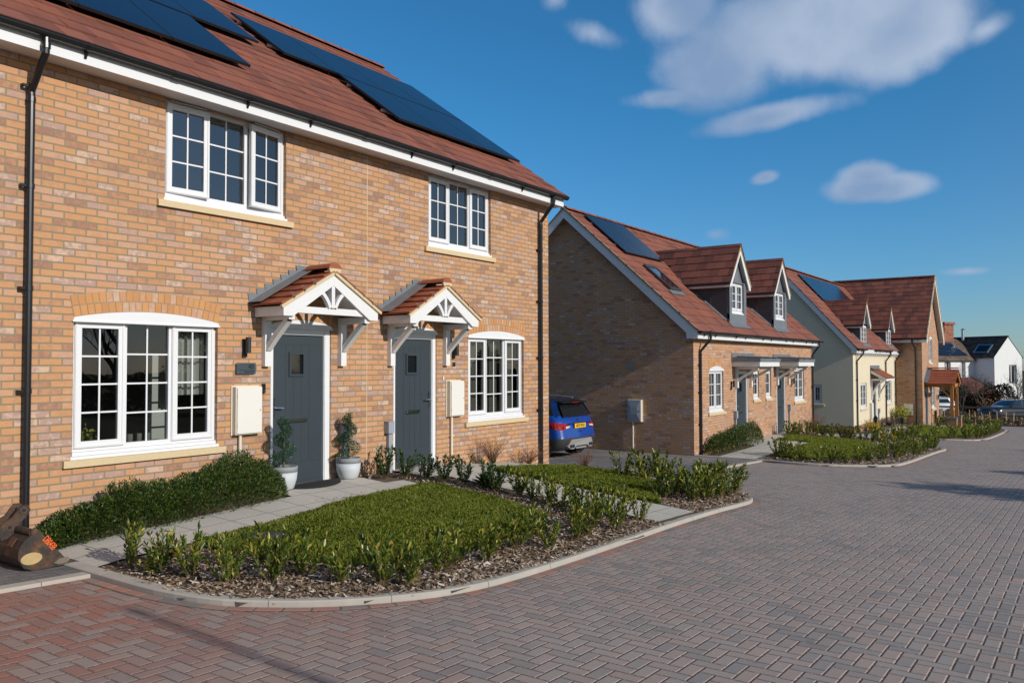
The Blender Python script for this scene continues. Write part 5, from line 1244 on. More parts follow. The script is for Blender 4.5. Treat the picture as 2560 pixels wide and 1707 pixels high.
# ------------------------------------------------------------------ plants
def leaf_cloud(pos, dirs, ln, wd, fold=.25):
    """folded pointed leaves: two quads sharing the midrib, returned as quads"""
    pos, dirs = np.asarray(pos), np.asarray(dirs); n = len(pos); d = dirs / np.linalg.norm(dirs, axis=1, keepdims=True)
    ref = npr.normal(0, 1, (n, 3)) * .5 + np.array([0, 0, 1.]); s = np.cross(d, ref); s /= np.linalg.norm(s, axis=1, keepdims=True); up = np.cross(s, d)
    ln = np.broadcast_to(ln, n)[:, None] * npr.uniform(.7, 1.25, (n, 1)); wd = np.broadcast_to(wd, n)[:, None] * npr.uniform(.75, 1.2, (n, 1))
    b = pos; t = pos + d * ln - up * ln * .10; m1 = pos + d * ln * .35 + up * ln * .04; m2 = pos + d * ln * .72
    L1_, R1_ = pos + d * ln * .38 + s * wd + up * wd * fold, pos + d * ln * .38 - s * wd + up * wd * fold
    L2_, R2_ = pos + d * ln * .74 + s * wd * .72 + up * wd * fold * .6, pos + d * ln * .74 - s * wd * .72 + up * wd * fold * .6
    return b, L1_, L2_, t, R2_, R1_
def leaf_mesh(name, parts, mat, parent):
    """connected 6-vertex leaves folded along the midrib (4-vertex halves)"""
    b, l1, l2, t, r2, r1 = parts; n = len(b)
    v = np.stack([b, l1, l2, t, r2, r1], 1).reshape(-1, 3) - np.array(parent['_o'])
    i = np.arange(n, dtype=np.int32)[:, None] * 6
    f = np.concatenate([i + np.array([[0, 1, 2, 3]]), i + np.array([[0, 3, 4, 5]])], 1).reshape(-1)
    me = bpy.data.meshes.new(name); me.vertices.add(n * 6); me.vertices.foreach_set('co', v.astype(np.float32).ravel())
    me.loops.add(n * 8); me.loops.foreach_set('vertex_index', f.astype(np.int32)); me.polygons.add(n * 2); me.polygons.foreach_set('loop_start', np.arange(0, n * 8, 4, dtype=np.int32))
    me.materials.append(mat); me.update(calc_edges=True)
    o = bpy.data.objects.new(name, me); COL.objects.link(o); o.parent = parent; o['_o'] = parent['_o']; return o

def make_laurel(seed, mat, h=.42, spread=.20, ns=8, nl=17):
    rs = np.random.RandomState(seed); t = empty('laurel_shrub', (0, 0, 0)); st = MB(); pos = []; dr = []
    for k in range(ns):
        a = rs.uniform(0, 6.283); r = spread * rs.uniform(.25, 1.05); H = h * rs.uniform(.6, 1.1); tip = V(math.cos(a) * r, math.sin(a) * r, H); b = V(math.cos(a) * .015, math.sin(a) * .015, 0)
        md = b * .4 + tip * .6; md[2] = H * .42; pts = [b * (1 - q) ** 2 + md * 2 * q * (1 - q) + tip * q * q for q in np.linspace(0, 1, 6)]
        st.tube(pts, [.006, .0055, .005, .004, .003, .002], 5)
        for j in range(nl):
            q = .12 + .88 * ((j + rs.rand()) / nl) ** .9; p = b * (1 - q) ** 2 + md * 2 * q * (1 - q) + tip * q * q; ax = nrm(tip - b); ph = j * 2.4 + rs.rand()
            o = nrm(np.cross(ax, V(math.cos(ph), math.sin(ph), .3))); d = nrm(o * rs.uniform(.4, .9) + ax * rs.uniform(.5, 1.3) + V(0, 0, .2)); pos.append(p); dr.append(d)
        for j in range(4): pos.append(tip); dr.append(nrm(nrm(tip - b) + rs.normal(0, .35, 3)))
    st.build('stem', M['stem'], t); np.random.seed(seed)
    leaf_mesh('leaves', leaf_cloud(pos, dr, .080, .0145), M[mat], t)
    return t
LA = [make_laurel(11 + k, 'laurel', .39, .24, 8 + k % 3, 19) for k in range(5)]
LD = [make_laurel(31 + k, 'laurel_d', .44, .22, 10, 21) for k in range(3)]
used = set()
def plant(proto, x, y, s, label, group, z=None, cat='shrub'):
    o = proto if proto.name not in used else copy_tree(proto)
    used.add(proto.name); used.add(o.name)
    o.location = (x, y, (GZ(x, y) if z is None else z) - .005); o.rotation_euler = (rnd.uniform(-.08, .08), rnd.uniform(-.08, .08), rnd.uniform(0, 6.28)); o.scale = (s * rnd.uniform(.9, 1.1), s * rnd.uniform(.9, 1.1), s * rnd.uniform(.9, 1.12))
    tag(o, label, cat, group); return o
F1 = [(-.07, -1.85), (.02, -2.2), (.16, -2.0), (.06, -2.55), (.12, -2.95), (.42, -2.5), (.34, -3.2), (.66, -2.75), (.62, -3.25), (.72, -3.62), (.85, -3.92), (.98, -4.05), (1.2, -3.85), (1.45, -4.0), (1.75, -3.9), (2.1, -4.02), (2.4, -3.85), (2.75, -3.9), (3.0, -4.14), (3.34, -3.78), (3.5, -4.12), (3.82, -4.02), (4.1, -3.8), (4.4, -4.1), (4.6, -3.75)]
for i, (x, y) in enumerate(F1): plant(LA[i % 5], x, y, rnd.uniform(.58, .86), f'{nth(i)} laurel shrub along the near kerb, counting from the digger bucket', 'laurel shrubs along the near kerb')
F2 = [(4.45, -.42), (4.64, -.6), (4.86, -.82), (4.93, -1.1), (5.0, -1.4), (5.12, -1.72), (4.95, -2.0), (5.14, -2.25), (5.02, -2.55), (4.95, -2.85), (4.82, -3.1), (5.05, -3.25), (4.78, -3.45), (5.02, -3.6), (4.95, -3.85), (5.12, -4.05)]
for i, (x, y) in enumerate(F2): plant(LD[i % 3] if i < 7 else LA[i % 5], x, y, rnd.uniform(.7, .92), f'{nth(i)} laurel shrub between lawn and door 38 path, counting from the wall', 'laurel shrubs between the lawn and the path to door 38')
F3 = [(8.3, -2.15), (8.55, -2.45), (8.85, -2.6), (6.95, -3.5), (7.25, -3.5), (7.55, -3.55), (7.15, -3.85), (7.45, -3.95), (7.75, -3.85), (7.9, -4.0), (8.15, -3.7), (8.35, -3.95), (8.55, -3.6), (8.7, -3.9), (8.85, -3.45), (8.0, -3.5)]
for i, (x, y) in enumerate(F3): plant(LA[(i * 2) % 5], x, y, rnd.uniform(.9, 1.18), f'{nth(i)} laurel shrub on the kerb corner before the driveway with the blue car', 'laurel shrubs on the kerb corner')
F4 = [(17.24, -1.95), (17.62, -2.0), (17.02, -2.4), (17.4, -2.35), (16.55, -2.75), (16.57, -3.2), (16.95, -3.35), (16.95, -3.7), (17.3, -3.9), (17.7, -4.05), (18.2, -4.2), (18.8, -4.2), (19.4, -4.3), (20.1, -4.35), (20.8, -4.3), (21.4, -4.45), (22.0, -4.4), (22.6, -4.5), (23.3, -4.45), (24.0, -4.4), (24.6, -4.5), (25.2, -4.45), (25.9, -4.4), (21.3, -3.8), (22.3, -3.8), (23.2, -3.9), (24.3, -3.8), (25.2, -3.7)]
for i, (x, y) in enumerate(F4): plant(LA[(i * 3) % 5], x, y, rnd.uniform(.75, 1.05), f'{nth(i)} laurel shrub round the garden of the dormered house, counting from its driveway', 'laurel shrubs round the second garden')
F5 = [(22.8, -.6), (23.1, -.75), (23.5, -.95), (23.7, -1.15), (24.0, -1.35), (23.9, -1.65), (24.2, -1.9), (24.2, -2.2), (24.3, -2.5), (24.4, -2.75), (24.9, -2.9), (25.6, -3.0), (26.2, -3.1)]
for i, (x, y) in enumerate(F5): plant(LA[(i + 2) % 5], x, y, rnd.uniform(.95, 1.2), f'{nth(i)} laurel shrub behind the lawn of the dormered house, counting from its door', 'laurel shrubs behind the second lawn')
F6 = [(33.2, -3.5), (33.6, -3.9), (34.3, -4.4), (35, -4.7), (35.8, -4.75), (36.8, -4.8), (38, -4.8), (39.3, -4.8), (40.6, -4.75), (42, -4.75), (43.5, -4.7), (45, -4.65), (46.5, -4.6), (48, -4.5), (49.3, -4.3), (50, -3.6), (50, -2.8), (48.8, -2.6), (46.8, -2.2), (45.6, -2.3), (42.5, -2.2), (27.6, -3.0), (28.6, -3.0), (29.6, -3.05), (30.6, -3.0)]
for i, (x, y) in enumerate(F6): plant(LA[(i * 3 + 1) % 5], x, y, rnd.uniform(1.0, 1.4), f'{nth(i)} laurel shrub round the far lawn by the oak porch, counting along the kerb', 'laurel shrubs round the far lawn')

def mound(name, label, x0, x1, y0, y1, hf, n, ln, wd, mat, cat='shrub', zf=GZ, up=.7):
    """low evergreen mass of many small pointed leaves"""
    o = empty(name, ((x0 + x1) / 2, (y0 + y1) / 2, zf((x0 + x1) / 2, (y0 + y1) / 2)), label, cat)
    X = npr.uniform(x0, x1, n * 3); Y = npr.uniform(y0, y1, n * 3); cx_, cy_, rx, ry = (x0 + x1) / 2, (y0 + y1) / 2, (x1 - x0) / 2, (y1 - y0) / 2
    wob = .05 * np.sin(X * 7) + .05 * np.sin(X * 3.1 + 1); u = np.abs((X - cx_) / rx); v = np.abs((Y - cy_) / (ry + wob * 0)); e = (u ** 5 + v ** 2.6); ok = e < 1; X, Y, e = X[ok][:n], Y[ok][:n], e[ok][:n]
    Hh = np.array([hf(a, b) for a, b in zip(X, Y)]) * np.clip(1 - e, 0, 1) ** .42 * (1 + .16 * np.sin(X * 9 + Y * 5) * np.sin(Y * 11 + X * 4) + .08 * np.sin(X * 23) * np.sin(Y * 19))
    f = npr.rand(len(X)) ** .45; Z = np.array([zf(a, b) for a, b in zip(X, Y)]) + Hh * f
    out = np.stack([(X - cx_) / rx * .5, (Y - cy_) / ry * .9, np.full(len(X), up)], 1) + npr.normal(0, .45, (len(X), 3))
    leaf_mesh('leaves', leaf_cloud(np.stack([X, Y, Z], 1), out, ln, wd, .3), M[mat], o)
    s = MB()
    for k in range(26):
        a, b = rnd.uniform(x0 + rx * .15, x1 - rx * .15), rnd.uniform(cy_ - ry * .5, cy_ + ry * .5); z = zf(a, b); s.tube([(a, b, z - .01), (a + rnd.uniform(-.08, .08), b + rnd.uniform(-.08, .08), z + hf(a, b) * .6)], .006, 4)
    s.build('stems', M['stem'], o); return o
mound('evergreen_shrub', 'low dense evergreen shrub under the large ground floor window of home 40', -.28, 2.62, -.80, -.05, lambda x, y: .24 + .07 * (x + .3) + (.08 if x > .55 else 0) + .05 * math.sin(x * 4), 30000, .040, .0062, 'hebe')
mound('evergreen_shrub', 'low dense evergreen shrub at the corner of the shaded brick gable', 16.45, 20.2, -.75, -.12, lambda x, y: .42 + .07 * (x - 16.4), 9000, .05, .010, 'hebe')

def twiggy(name, label, x, y, h, r, n, mat, leafn, cat='shrub', lsize=.022, z=None):
    z = GZ(x, y) if z is None else z; o = empty(name, (x, y, z), label, cat); st = MB(); pos = []; dr = []
    for k in range(n):
        a = rnd.uniform(0, 6.283); q = rnd.uniform(.2, 1) * r; H = h * rnd.uniform(.5, 1); p = [V(x, y, z), V(x + math.cos(a) * q * .35, y + math.sin(a) * q * .35, z + H * .5), V(x + math.cos(a) * q, y + math.sin(a) * q, z + H)]
        st.tube(p, [.004, .003, .0015], 4, cap=False)
        for j in range(leafn):
            t = rnd.uniform(.3, 1); c = p[1] + (p[2] - p[1]) * (t * 2 - 1) if t > .5 else p[0] + (p[1] - p[0]) * t * 2; d = V(rnd.gauss(0, 1), rnd.gauss(0, 1), rnd.gauss(.3, .8))
            pos.append(c + nrm(d) * rnd.uniform(0, .05)); dr.append(d)
    st.build('stems', M['stem'], o); leaf_mesh('leaves', leaf_cloud(pos, dr, lsize, lsize * .3), M[mat], o); return o
twiggy('red_shrub', 'red leaved twiggy shrub under the window of home 38, by the meter pipe', 7.1, -.32, .52, .42, 60, 'redleaf', 9)
twiggy('red_shrub', 'low red leaved twiggy shrub between the window of home 38 and the corner downpipe', 8.3, -.25, .36, .5, 46, 'redleaf', 8)
twiggy('red_shrub', 'red leaved twiggy shrub at the driveway edge past the house corner', 9.1, -.95, .42, .28, 34, 'redleaf', 8)
twiggy('red_shrub', 'reddish twiggy shrub at the far corner of the dormered brick house', 25.9, -.55, .75, .5, 60, 'redleaf', 9, lsize=.03)
twiggy('yellow_shrub', 'bright yellow flowering shrub at the corner of the cream house', 33.4, -.95, .62, .5, 60, 'yellow', 14, lsize=.05)
twiggy('variegated_shrub', 'yellow and green variegated shrub where the cream house meets brick', 40.9, -.75, 1.0, .75, 60, 'varieg', 14, lsize=.09)
twiggy('lavender_bush', 'grey lavender bush beside the yellow shrub at the cream house', 34.9, -.75, .5, .55, 90, 'lavender', 14, lsize=.04)
twiggy('lavender_bush', 'grey lavender bush below the drainpipe of the cream house', 38.5, -.7, .5, .6, 90, 'lavender', 14, lsize=.04)
for i, (x, y) in enumerate([(31.6, -2.45), (32.3, -1.4), (25.3, -3.25), (24.6, -3.1), (23.6, -4.1)]):
    twiggy('daffodil_clump', ['clump of yellow daffodils beside the pale path of the cream house', 'clump of yellow daffodils by the corner drainpipe of the cream house', 'yellow daffodils among laurels left of the far kerb notch', 'yellow daffodils behind the lawn laurels, middle clump of three', 'yellow daffodils nearest the road kerb among the laurels'][i], x, y, .42, .16, 12, 'yellow', 3, 'flowers', .06)
twiggy('leafy_weed', 'bright green leafy weed in the bark bed by the first laurel', -.02, -2.12, .10, .14, 22, 'varieg', 5, 'weed', .04)
def strap_plant(x, y):
    o = empty('strap_leaf_plant', (x, y, GZ(x, y)), 'dark green strap leaved plant in the bed beside the lawn', 'plant'); pos = []; dr = []
    for k in range(60): a = rnd.uniform(0, 6.283); pos.append(V(x + rnd.gauss(0, .03), y + rnd.gauss(0, .03), GZ(x, y))); dr.append(V(math.cos(a), math.sin(a), rnd.uniform(.3, 1.4)))
    leaf_mesh('leaves', leaf_cloud(pos, dr, .26, .018, .3), M['laurel_d'], o)
strap_plant(5.2, -1.72)

def topiary(x, y, label, ph):
    z = GZ(x, y) + .018; o = empty('potted_topiary', (x, y, z), label, 'potted plant', 'spiral topiaries either side of door 40')
    p = MB(); p.lathe([(.10, 0), (.128, .02), (.158, .12), (.168, .22)], (x, y, z), 28); p.build('pot', M['pot_w'], o, smooth=True)
    p = MB(); p.lathe([(.1685, .2205), (.172, .285), (.168, .29), (.150, .288), (.147, .25), (.02, .25)], (x, y, z), 28); p.build('pot_rim', M['pot_g'], o, smooth=True)
    s = MB(); s.tube([(x, y, z + .24), (x, y, z + .84)], .012, 6); s.build('stem', M['stem'], o)
    pos = []; dr = []
    for k in range(4200):
        t = rnd.random(); a = ph + t * 2 * math.pi * 2.35; r = .085 * (1 - t) + .018; c = V(x + math.cos(a) * r, y + math.sin(a) * r, z + .29 + .58 * t); d = nrm(V(rnd.gauss(0, 1), rnd.gauss(0, 1), rnd.gauss(0, 1))); rr = (.098 - .035 * t) * rnd.uniform(.72, 1.0)
        pos.append(c + d * rr * V(1, 1, .68)); dr.append(d + V(rnd.gauss(0, .5), rnd.gauss(0, .5), .3))
    leaf_mesh('foliage', leaf_cloud(pos, dr, .016, .006, .2), M['box_leaf'], o)
topiary(2.78, -.30, 'spiral topiary in a pale pot left of door 40, partly behind the low evergreen', .4); topiary(3.96, -.20, 'spiral topiary in a pale pot right of door 40, by the grey utility box', 2.1)
def flat_things():
    z = GZ(3.3, -.2) + .02; m = MB(); pts = [(3.28 + .5 * math.cos(t) , -.12 - .40 * math.sin(t)) for t in np.linspace(0, math.pi, 24)]
    m.prism([(x, y, z) for x, y in pts], (0, 0, .012)); tag(m.build('doormat', M['mat'], None, org=(3.28, -.2, z)), 'black half-round doormat at the threshold of door 40', 'doormat')
    z = GZ(1.27, -1.97) + .02; m = MB(); m.lathe([(.17, 0), (.17, .02), (.15, .022)], (1.27, -1.97, z), 24); m.lathe([(.05, .0225), (.05, .026)], (1.27, -1.97, z), 12); tag(m.build('drain_cover', M['manhole'], None, org=(1.27, -1.97, z)), 'round dark drain cover set in the first lawn', 'drain cover')
    x, y = 4.55, -1.0; z = GZ(x, y); o = empty('garden_light', (x, y, z), 'thin black stake light between the flagged path and laurels', 'garden light'); m = MB(); m.tube([(x, y, z), (x, y, z + .17)], .011, 8); m.build('stake', M['black'], o); m = MB(); m.lathe([(.03, .17), (.03, .2), (.012, .215)], (x, y, z), 12); m.build('lamp', M['black'], o)
    for (x, y, lb) in ((31.2, -2.5, 'black lantern on a stake beside the pale path of the cream house'), (32.6, -1.25, 'small black lantern on a stake at the cream house corner')):
        z = GZ(x, y); o = empty('garden_lantern', (x, y, z), lb, 'garden light'); m = MB(); m.tube([(x, y, z), (x, y, z + .5)], .012, 6); m.build('stake', M['black'], o); m = MB(); m.lathe([(.05, .5), (.085, .68), (.11, .69), (.04, .78), (.01, .82)], (x, y, z), 8); m.build('lantern', M['black'], o)
    x, y = 46.4, -2.1; z = GZ(x, y); o = empty('garden_bench', (x, y, z), 'weathered timber bench below the porch house window', 'bench'); m = MB(); m.box(x - .5, x + .5, y - .25, y + .2, z + .42, z + .47); m.build('seat', M['wood_g'], o); m = MB(); m.box(x - .5, x + .5, y + .2, y + .25, z + .42, z + .9); m.build('backrest', M['wood_g'], o)
    for u in (-.48, .42):
        for v in (-.24, .16): m = MB(); m.box(x + u, x + u + .06, y + v, y + v + .06, z - .02, z + .419); m.build('leg', M['wood_g'], o)
    z = GZ(4.25, -.28) + .01; m = MB(); m.tube([(4.15, -.42, z + .02), (4.3, -.30, z + .025), (4.45, -.2, z + .02)], .018, 10); tag(m.build('drain_pipe', M['alu'], None, org=(4.25, -.3, z)), 'short pale pipe end lying by the wall beside the right topiary', 'pipe')
flat_things()
# ------------------------------------------------------------------ digger bucket
def bucket():
    Y = -1.257; z0 = RZ(-.6) + .030; O = (-.6, -1.0, z0); W = .92
    o = empty('digger_bucket', O, 'rusty black digger bucket with orange paint marks lying on the driveway corner', 'digger bucket')
    z = lambda q: q + .135 + z0
    plate = [(-.296, -.122), (-.34, -.133), (-.581, -.134), (-.655, -.10), (-.70, -.02), (-.695, .06), (-.655, .125), (-.60, .165), (-.60, .205), (-.565, .222), (-.533, .19), (-.30, -.10)]
    for y in (Y, Y + W - .02):
        m = MB(); m.prism([(x, y, z(q)) for x, q in plate], (0, .02, 0)); m.build('side_plate', M['rust'], o)
    m = MB(); back = [(-.30, -.121), (-.581, -.130), (-.65, -.097), (-.692, -.02), (-.688, .06), (-.65, .12), (-.595, .16)]
    inn = [(-.32, -.105), (-.58, -.113), (-.637, -.086), (-.673, -.02), (-.669, .055), (-.637, .107), (-.59, .145)]
    for (a, b), (c, d) in zip(zip(back, back[1:]), zip(inn, inn[1:])):
        m.mesh([(p[0], y, z(p[1])) for y in (Y + .021, Y + W - .021) for p in (a, b, d, c)], [(0, 1, 5, 4), (3, 7, 6, 2), (0, 4, 7, 3), (1, 2, 6, 5)])
    m.build('shell', M['rust'], o, smooth=False)
    m = MB(); m.prism([(-.42, Y - .004, z(-.128)), (-.20, Y - .004, z(-.128)), (-.30, Y - .004, z(-.10))], (0, W, 0)); m.build('cutting_edge', M['rust'], o)
    m = MB(); pts = [(-.42, -.10), (-.38, -.118), (-.31, -.115), (-.285, -.09), (-.30, -.068), (-.375, -.07)]; m.prism([(x, Y - .012, z(q)) for x, q in pts], (0, .0118, 0)); m.build('wear_pad', M['alu_d'], o)
    m = MB(); m.tube([(-.575, Y + .02, z(.175)), (-.575, Y + W, z(.175))], .034, 16); m.build('pivot_tube', M['rust'], o)
    for y in (Y + .30, Y + .44):
        m = MB(); ear = [(-.69, .10), (-.60, .12), (-.545, .16), (-.53, .24), (-.49, .275), (-.455, .33), (-.475, .375), (-.525, .38), (-.56, .34), (-.60, .285), (-.665, .255), (-.71, .20)]
        m.prism([(x - .02, y, z(q)) for x, q in ear], (0, .026, 0)); e = m.build('hinge_ear', M['rust'], o)
        r = MB()
        for c in ((-.535, .335), (-.645, .205)): r.lathe([(.030, -.006), (.030, .0)], (c[0], y - .0005, z(c[1])), 16, axis=(0, 1, 0))
        r.build('bush_ring', M['rust2'], e)
        r = MB()
        for c in ((-.535, .335), (-.645, .205)): r.lathe([(.018, -.008), (.018, -.0065)], (c[0], y, z(c[1])), 16, axis=(0, 1, 0))
        r.build('pin_hole', M['ink'], e)
    m = MB(); c, d = -.595, -.03
    pts = [(c + .085 * math.cos(t), d + .0 + .05 * math.sin(t)) for t in np.linspace(0, 6.283, 28)[:-1]]; m.prism([(x, Y - .0015, z(q)) for x, q in pts], (0, .0012, 0)); m.build('paint_patch', M['oval'], o)
    m = MB(); m.prism([(-.655, Y + .12, z(.135)), (-.70, Y + .12, z(.07)), (-.705, Y + .12, z(.075)), (-.66, Y + .12, z(.14))], (0, .09, 0)); m.build('lifting_lug', M['rust2'], o)
    t = text('paint_marking', 'DB0438', .07, (-.452, Y - .0015, z(.075)), (R(90), R(52), 0), M['orange'], o, ext=.0012, space=.92, scale=(.62, 1.15, 1), bold=.0005)
M['alu_d'] = simple('worn_steel', (.20, .165, .135), .5, .3, 30, .2, 40, metal=.3)
M['rust2'] = simple('brown_rust', (.10, .052, .03), .7, .4, 30, .3, 60, metal=.1)
bucket()

# ------------------------------------------------------------------ vehicles
def car(name, label, cat, loc, rz, paint, group=None, L=4.14, rearplate=None, estate=False, Wd=.885, H=1.50, wheels_z=.33):
    """hatchback: rings lofted over height; local y from the tail (0) to the nose (L)"""
    o = empty(name, loc, label, cat, group); c_, s_ = math.cos(rz), math.sin(rz)
    xf = lambda x, y, z: (loc[0] + x * c_ - y * s_, loc[1] + x * s_ + y * c_, loc[2] + z)
    k = H / 1.5
    prof = [(.20, .30, L - .30, .78), (.27, .10, L - .12, .84), (.40, .01, L - .03, Wd - .01), (.54, .0, L, Wd), (.60, .015, L, Wd), (.72, .035, L - .03, Wd), (.84, .06, L - .10, Wd - .005), (.93, .085, L - .22, Wd - .025), (1.0, .115, L - .55, Wd - .045), (1.06, .15, L - 1.15, Wd - .07)]
    if estate: prof += [(1.10, .2, L - 1.35, Wd - .10), (1.38, .36, L - 1.95, .67), (1.46, .45, L - 2.15, .60), (1.5, .8, L - 2.5, .45)]
    else: prof += [(1.10, .17, L - 1.25, Wd - .10), (1.42, .36, L - 1.80, .68), (1.49, .40, L - 2.0, .62), (1.53, .8, L - 2.4, .42)]
    def ring(z, y0, y1, w, rr=.30, rf=.5):
        pts = []; n = 7
        for (cx, cy, a0, r) in ((w - rr, y0 + rr * .72, -90, rr), (w - rf, y1 - rf, 0, rf), (-w + rf, y1 - rf, 90, rf), (-w + rr, y0 + rr * .72, 180, rr)):
            for i in range(n):
                a = R(a0 + 90 * i / (n - 1)); pts.append((cx + r * math.cos(a), cy + r * math.sin(a) * (.72 if r == rr else 1), z * k))
        return pts
    rings = [ring(*p) for p in prof]; m = len(rings[0])
    def loft(a, b, mat, nm, cap=False):
        mb = MB(xf); vs = [p for r_ in rings[a:b + 1] for p in r_]; n = b - a
        fs = [(i * m + j, i * m + (j + 1) % m, (i + 1) * m + (j + 1) % m, (i + 1) * m + j) for i in range(n) for j in range(m)]
        if cap: fs.append(tuple(range(n * m, (n + 1) * m)))
        mb.mesh(vs, fs); return mb.build(nm, mat, o, smooth=True)
    loft(0, 3, M['clad'], 'lower_cladding'); body = loft(3, 10, paint, 'body'); loft(10, 11, M['carglass'], 'side_windows'); loft(11, 13, M['darkcar'] if not estate else paint, 'roof', True)
    mb = MB(xf)                                              # tail pillars
    for sg in (-1, 1):
        mb.mesh([(sg * (Wd - .10), .55, 1.10 * k), (sg * (Wd - .12), .17, 1.08 * k), (sg * .60, .315, 1.43 * k), (sg * .675, .72, 1.43 * k)], [(0, 1, 2, 3)])
        mb.bar((sg * .795, 1.75, 1.09 * k), (sg * .69, 1.70, 1.43 * k), .05, .02); 
    mb.build('pillar', paint, o)
    # rear screen, lamps and fittings on the tail
    mb = MB(xf); mb.mesh([(-.63, .115, 1.075 * k), (.63, .115, 1.075 * k), (.545, .31, 1.405 * k), (-.545, .31, 1.405 * k)], [(0, 1, 2, 3)])
    mb.mesh([(-.60, .145, 1.04 * k), (.60, .145, 1.04 * k), (.63, .115, 1.075 * k), (-.63, .115, 1.075 * k)], [(0, 1, 2, 3)]); mb.build('rear_window', M['carglass'], o)
    mb = MB(xf); mb.prism([(-.56, .40, 1.46 * k), (-.56, .16, 1.425 * k), (-.56, .17, 1.405 * k), (-.56, .42, 1.40 * k)], (1.12, 0, 0)); mb.build('spoiler', M['black'], o)
    mb = MB(xf); mb.box(-.17, .17, .150, .168, 1.405 * k, 1.422 * k); mb.build('brake_light', M['redlamp'], o)
    mb = MB(xf); mb.tube([(.05, .75, 1.49 * k), (.05, .45, 1.68 * k)], [.008, .003], 5); mb.lathe([(.03, 0), (.015, .03)], (.05, .75, 1.5 * k), 8); mb.build('antenna', M['black'], o)
    zs_ = [q[0] for q in prof]
    def skin(t, z, off=.012):
        """point on the tail: t = 0 centre line to 1 corner start, 1-2 round the corner, then forward in metres"""
        y0, w = np.interp(z, zs_, [q[1] for q in prof]), np.interp(z, zs_, [q[3] for q in prof]); rr = .30
        if t <= 1: return ((w - rr) * t, y0 - off, z * k)
        if t <= 2: a = R(90 * (t - 1)); return (w - rr + (rr + off) * math.sin(a), y0 + .216 - (.216 + off) * math.cos(a), z * k)
        return (w + off, y0 + .216 + (t - 2), z * k)
    for sg in (-1, 1):
        cols = [(.70, .815, .835), (.85, .80, .868), (1., .775, .895), (1.2, .758, .91), (1.4, .75, .92), (1.6, .752, .928), (1.8, .765, .935), (2.0, .79, .94), (2.1, .83, .942), (2.2, .90, .943)]
        mb = MB(xf); vs = []
        for t_, za, zb in cols:
            for z in (za, (za + zb) / 2, zb): p = skin(t_, z, .016 if z not in (za, zb) else .006); vs.append((sg * p[0], p[1], p[2]))
        mb.mesh(vs, [(3 * i + j, 3 * i + 3 + j, 3 * i + 4 + j, 3 * i + 1 + j) for i in range(len(cols) - 1) for j in (0, 1)]); lamp = mb.build('tail_light', M['redlamp'], o)
        mb = MB(xf); vs = []
        for t_, za, zb in ((.78, .815, .835), (.9, .80, .838), (1.02, .79, .84), (1.12, .785, .83)):
            for z in (za, zb): p = skin(t_, z, .022); vs.append((sg * p[0], p[1], p[2]))
        mb.mesh(vs, [(2 * i, 2 * i + 2, 2 * i + 3, 2 * i + 1) for i in range(3)]); mb.build('reversing_lens', M['clearlamp'], lamp)
        mb = MB(xf); mb.box(*sorted((sg * .50, sg * .78)), -.012, .05, .545 * k, .585 * k) if False else mb.mesh([(sg * .48, -.012, .52 * k), (sg * .72, .03, .52 * k), (sg * .72, .03, .565 * k), (sg * .48, -.012, .565 * k)], [(0, 1, 2, 3)]); mb.build('reflector', M['redlamp'], o)
        mb = MB(xf); mb.tube([(sg * .60, .6, 1.51 * k), (sg * .62, 1.0, 1.545 * k), (sg * .62, 1.8, 1.545 * k), (sg * .6, 2.2, 1.51 * k)], .016, 6); mb.build('roof_rail', M['silver'], o)
        mb = MB(xf); mb.box(*sorted((sg * .87, sg * 1.03)), L - 1.55, L - 1.42, .98 * k, 1.11 * k); mb.build('door_mirror', paint, o)
        mb = MB(xf); q = [(.50, .02, .98), (.80, .14, .90), (.80, .14, .78), (.5, .03, .84)]; mb.mesh([(sg * x, L - y + .01, z * k - .08) for x, y, z in q], [(0, 1, 2, 3)]); mb.build('headlight', M['clearlamp'], o)
    mb = MB(xf); mb.box(-.42, .42, L - .04, L + .012, .42 * k, .64 * k); mb.build('grille', M['black'], o)
    # silver diffuser with exhaust trims
    mb = MB(xf); pr = [(-.60, .34), (-.46, .505), (.46, .505), (.60, .34), (.50, .27), (.36, .27), (.25, .335), (-.25, .335), (-.36, .27), (-.50, .27)]
    mb.prism([(x, -.022 + (.03 if abs(x) > .55 else 0), z * k) for x, z in pr], (0, .10, 0)); mb.build('diffuser', M['silver'], o)
    mb = MB(xf); mb.box(-.24, .24, -.01, .1, .262 * k, .30 * k); mb.build('lower_lip', M['silver'], o)
    for sg in (-1, 1): mb = MB(xf); mb.box(*sorted((sg * .34, sg * .52)), -.030, -.0225, .30 * k, .375 * k); mb.build('exhaust_trim', M['blackm'], o)
    mb = MB(xf); mb.box(-.86, .86, -.004, .0 + .02, .60 * k, .607 * k) if False else mb.bar((-.55, .03, .905 * k), (.55, .03, .905 * k), .02, .008); mb.build('tailgate_seam', M['black'], o)
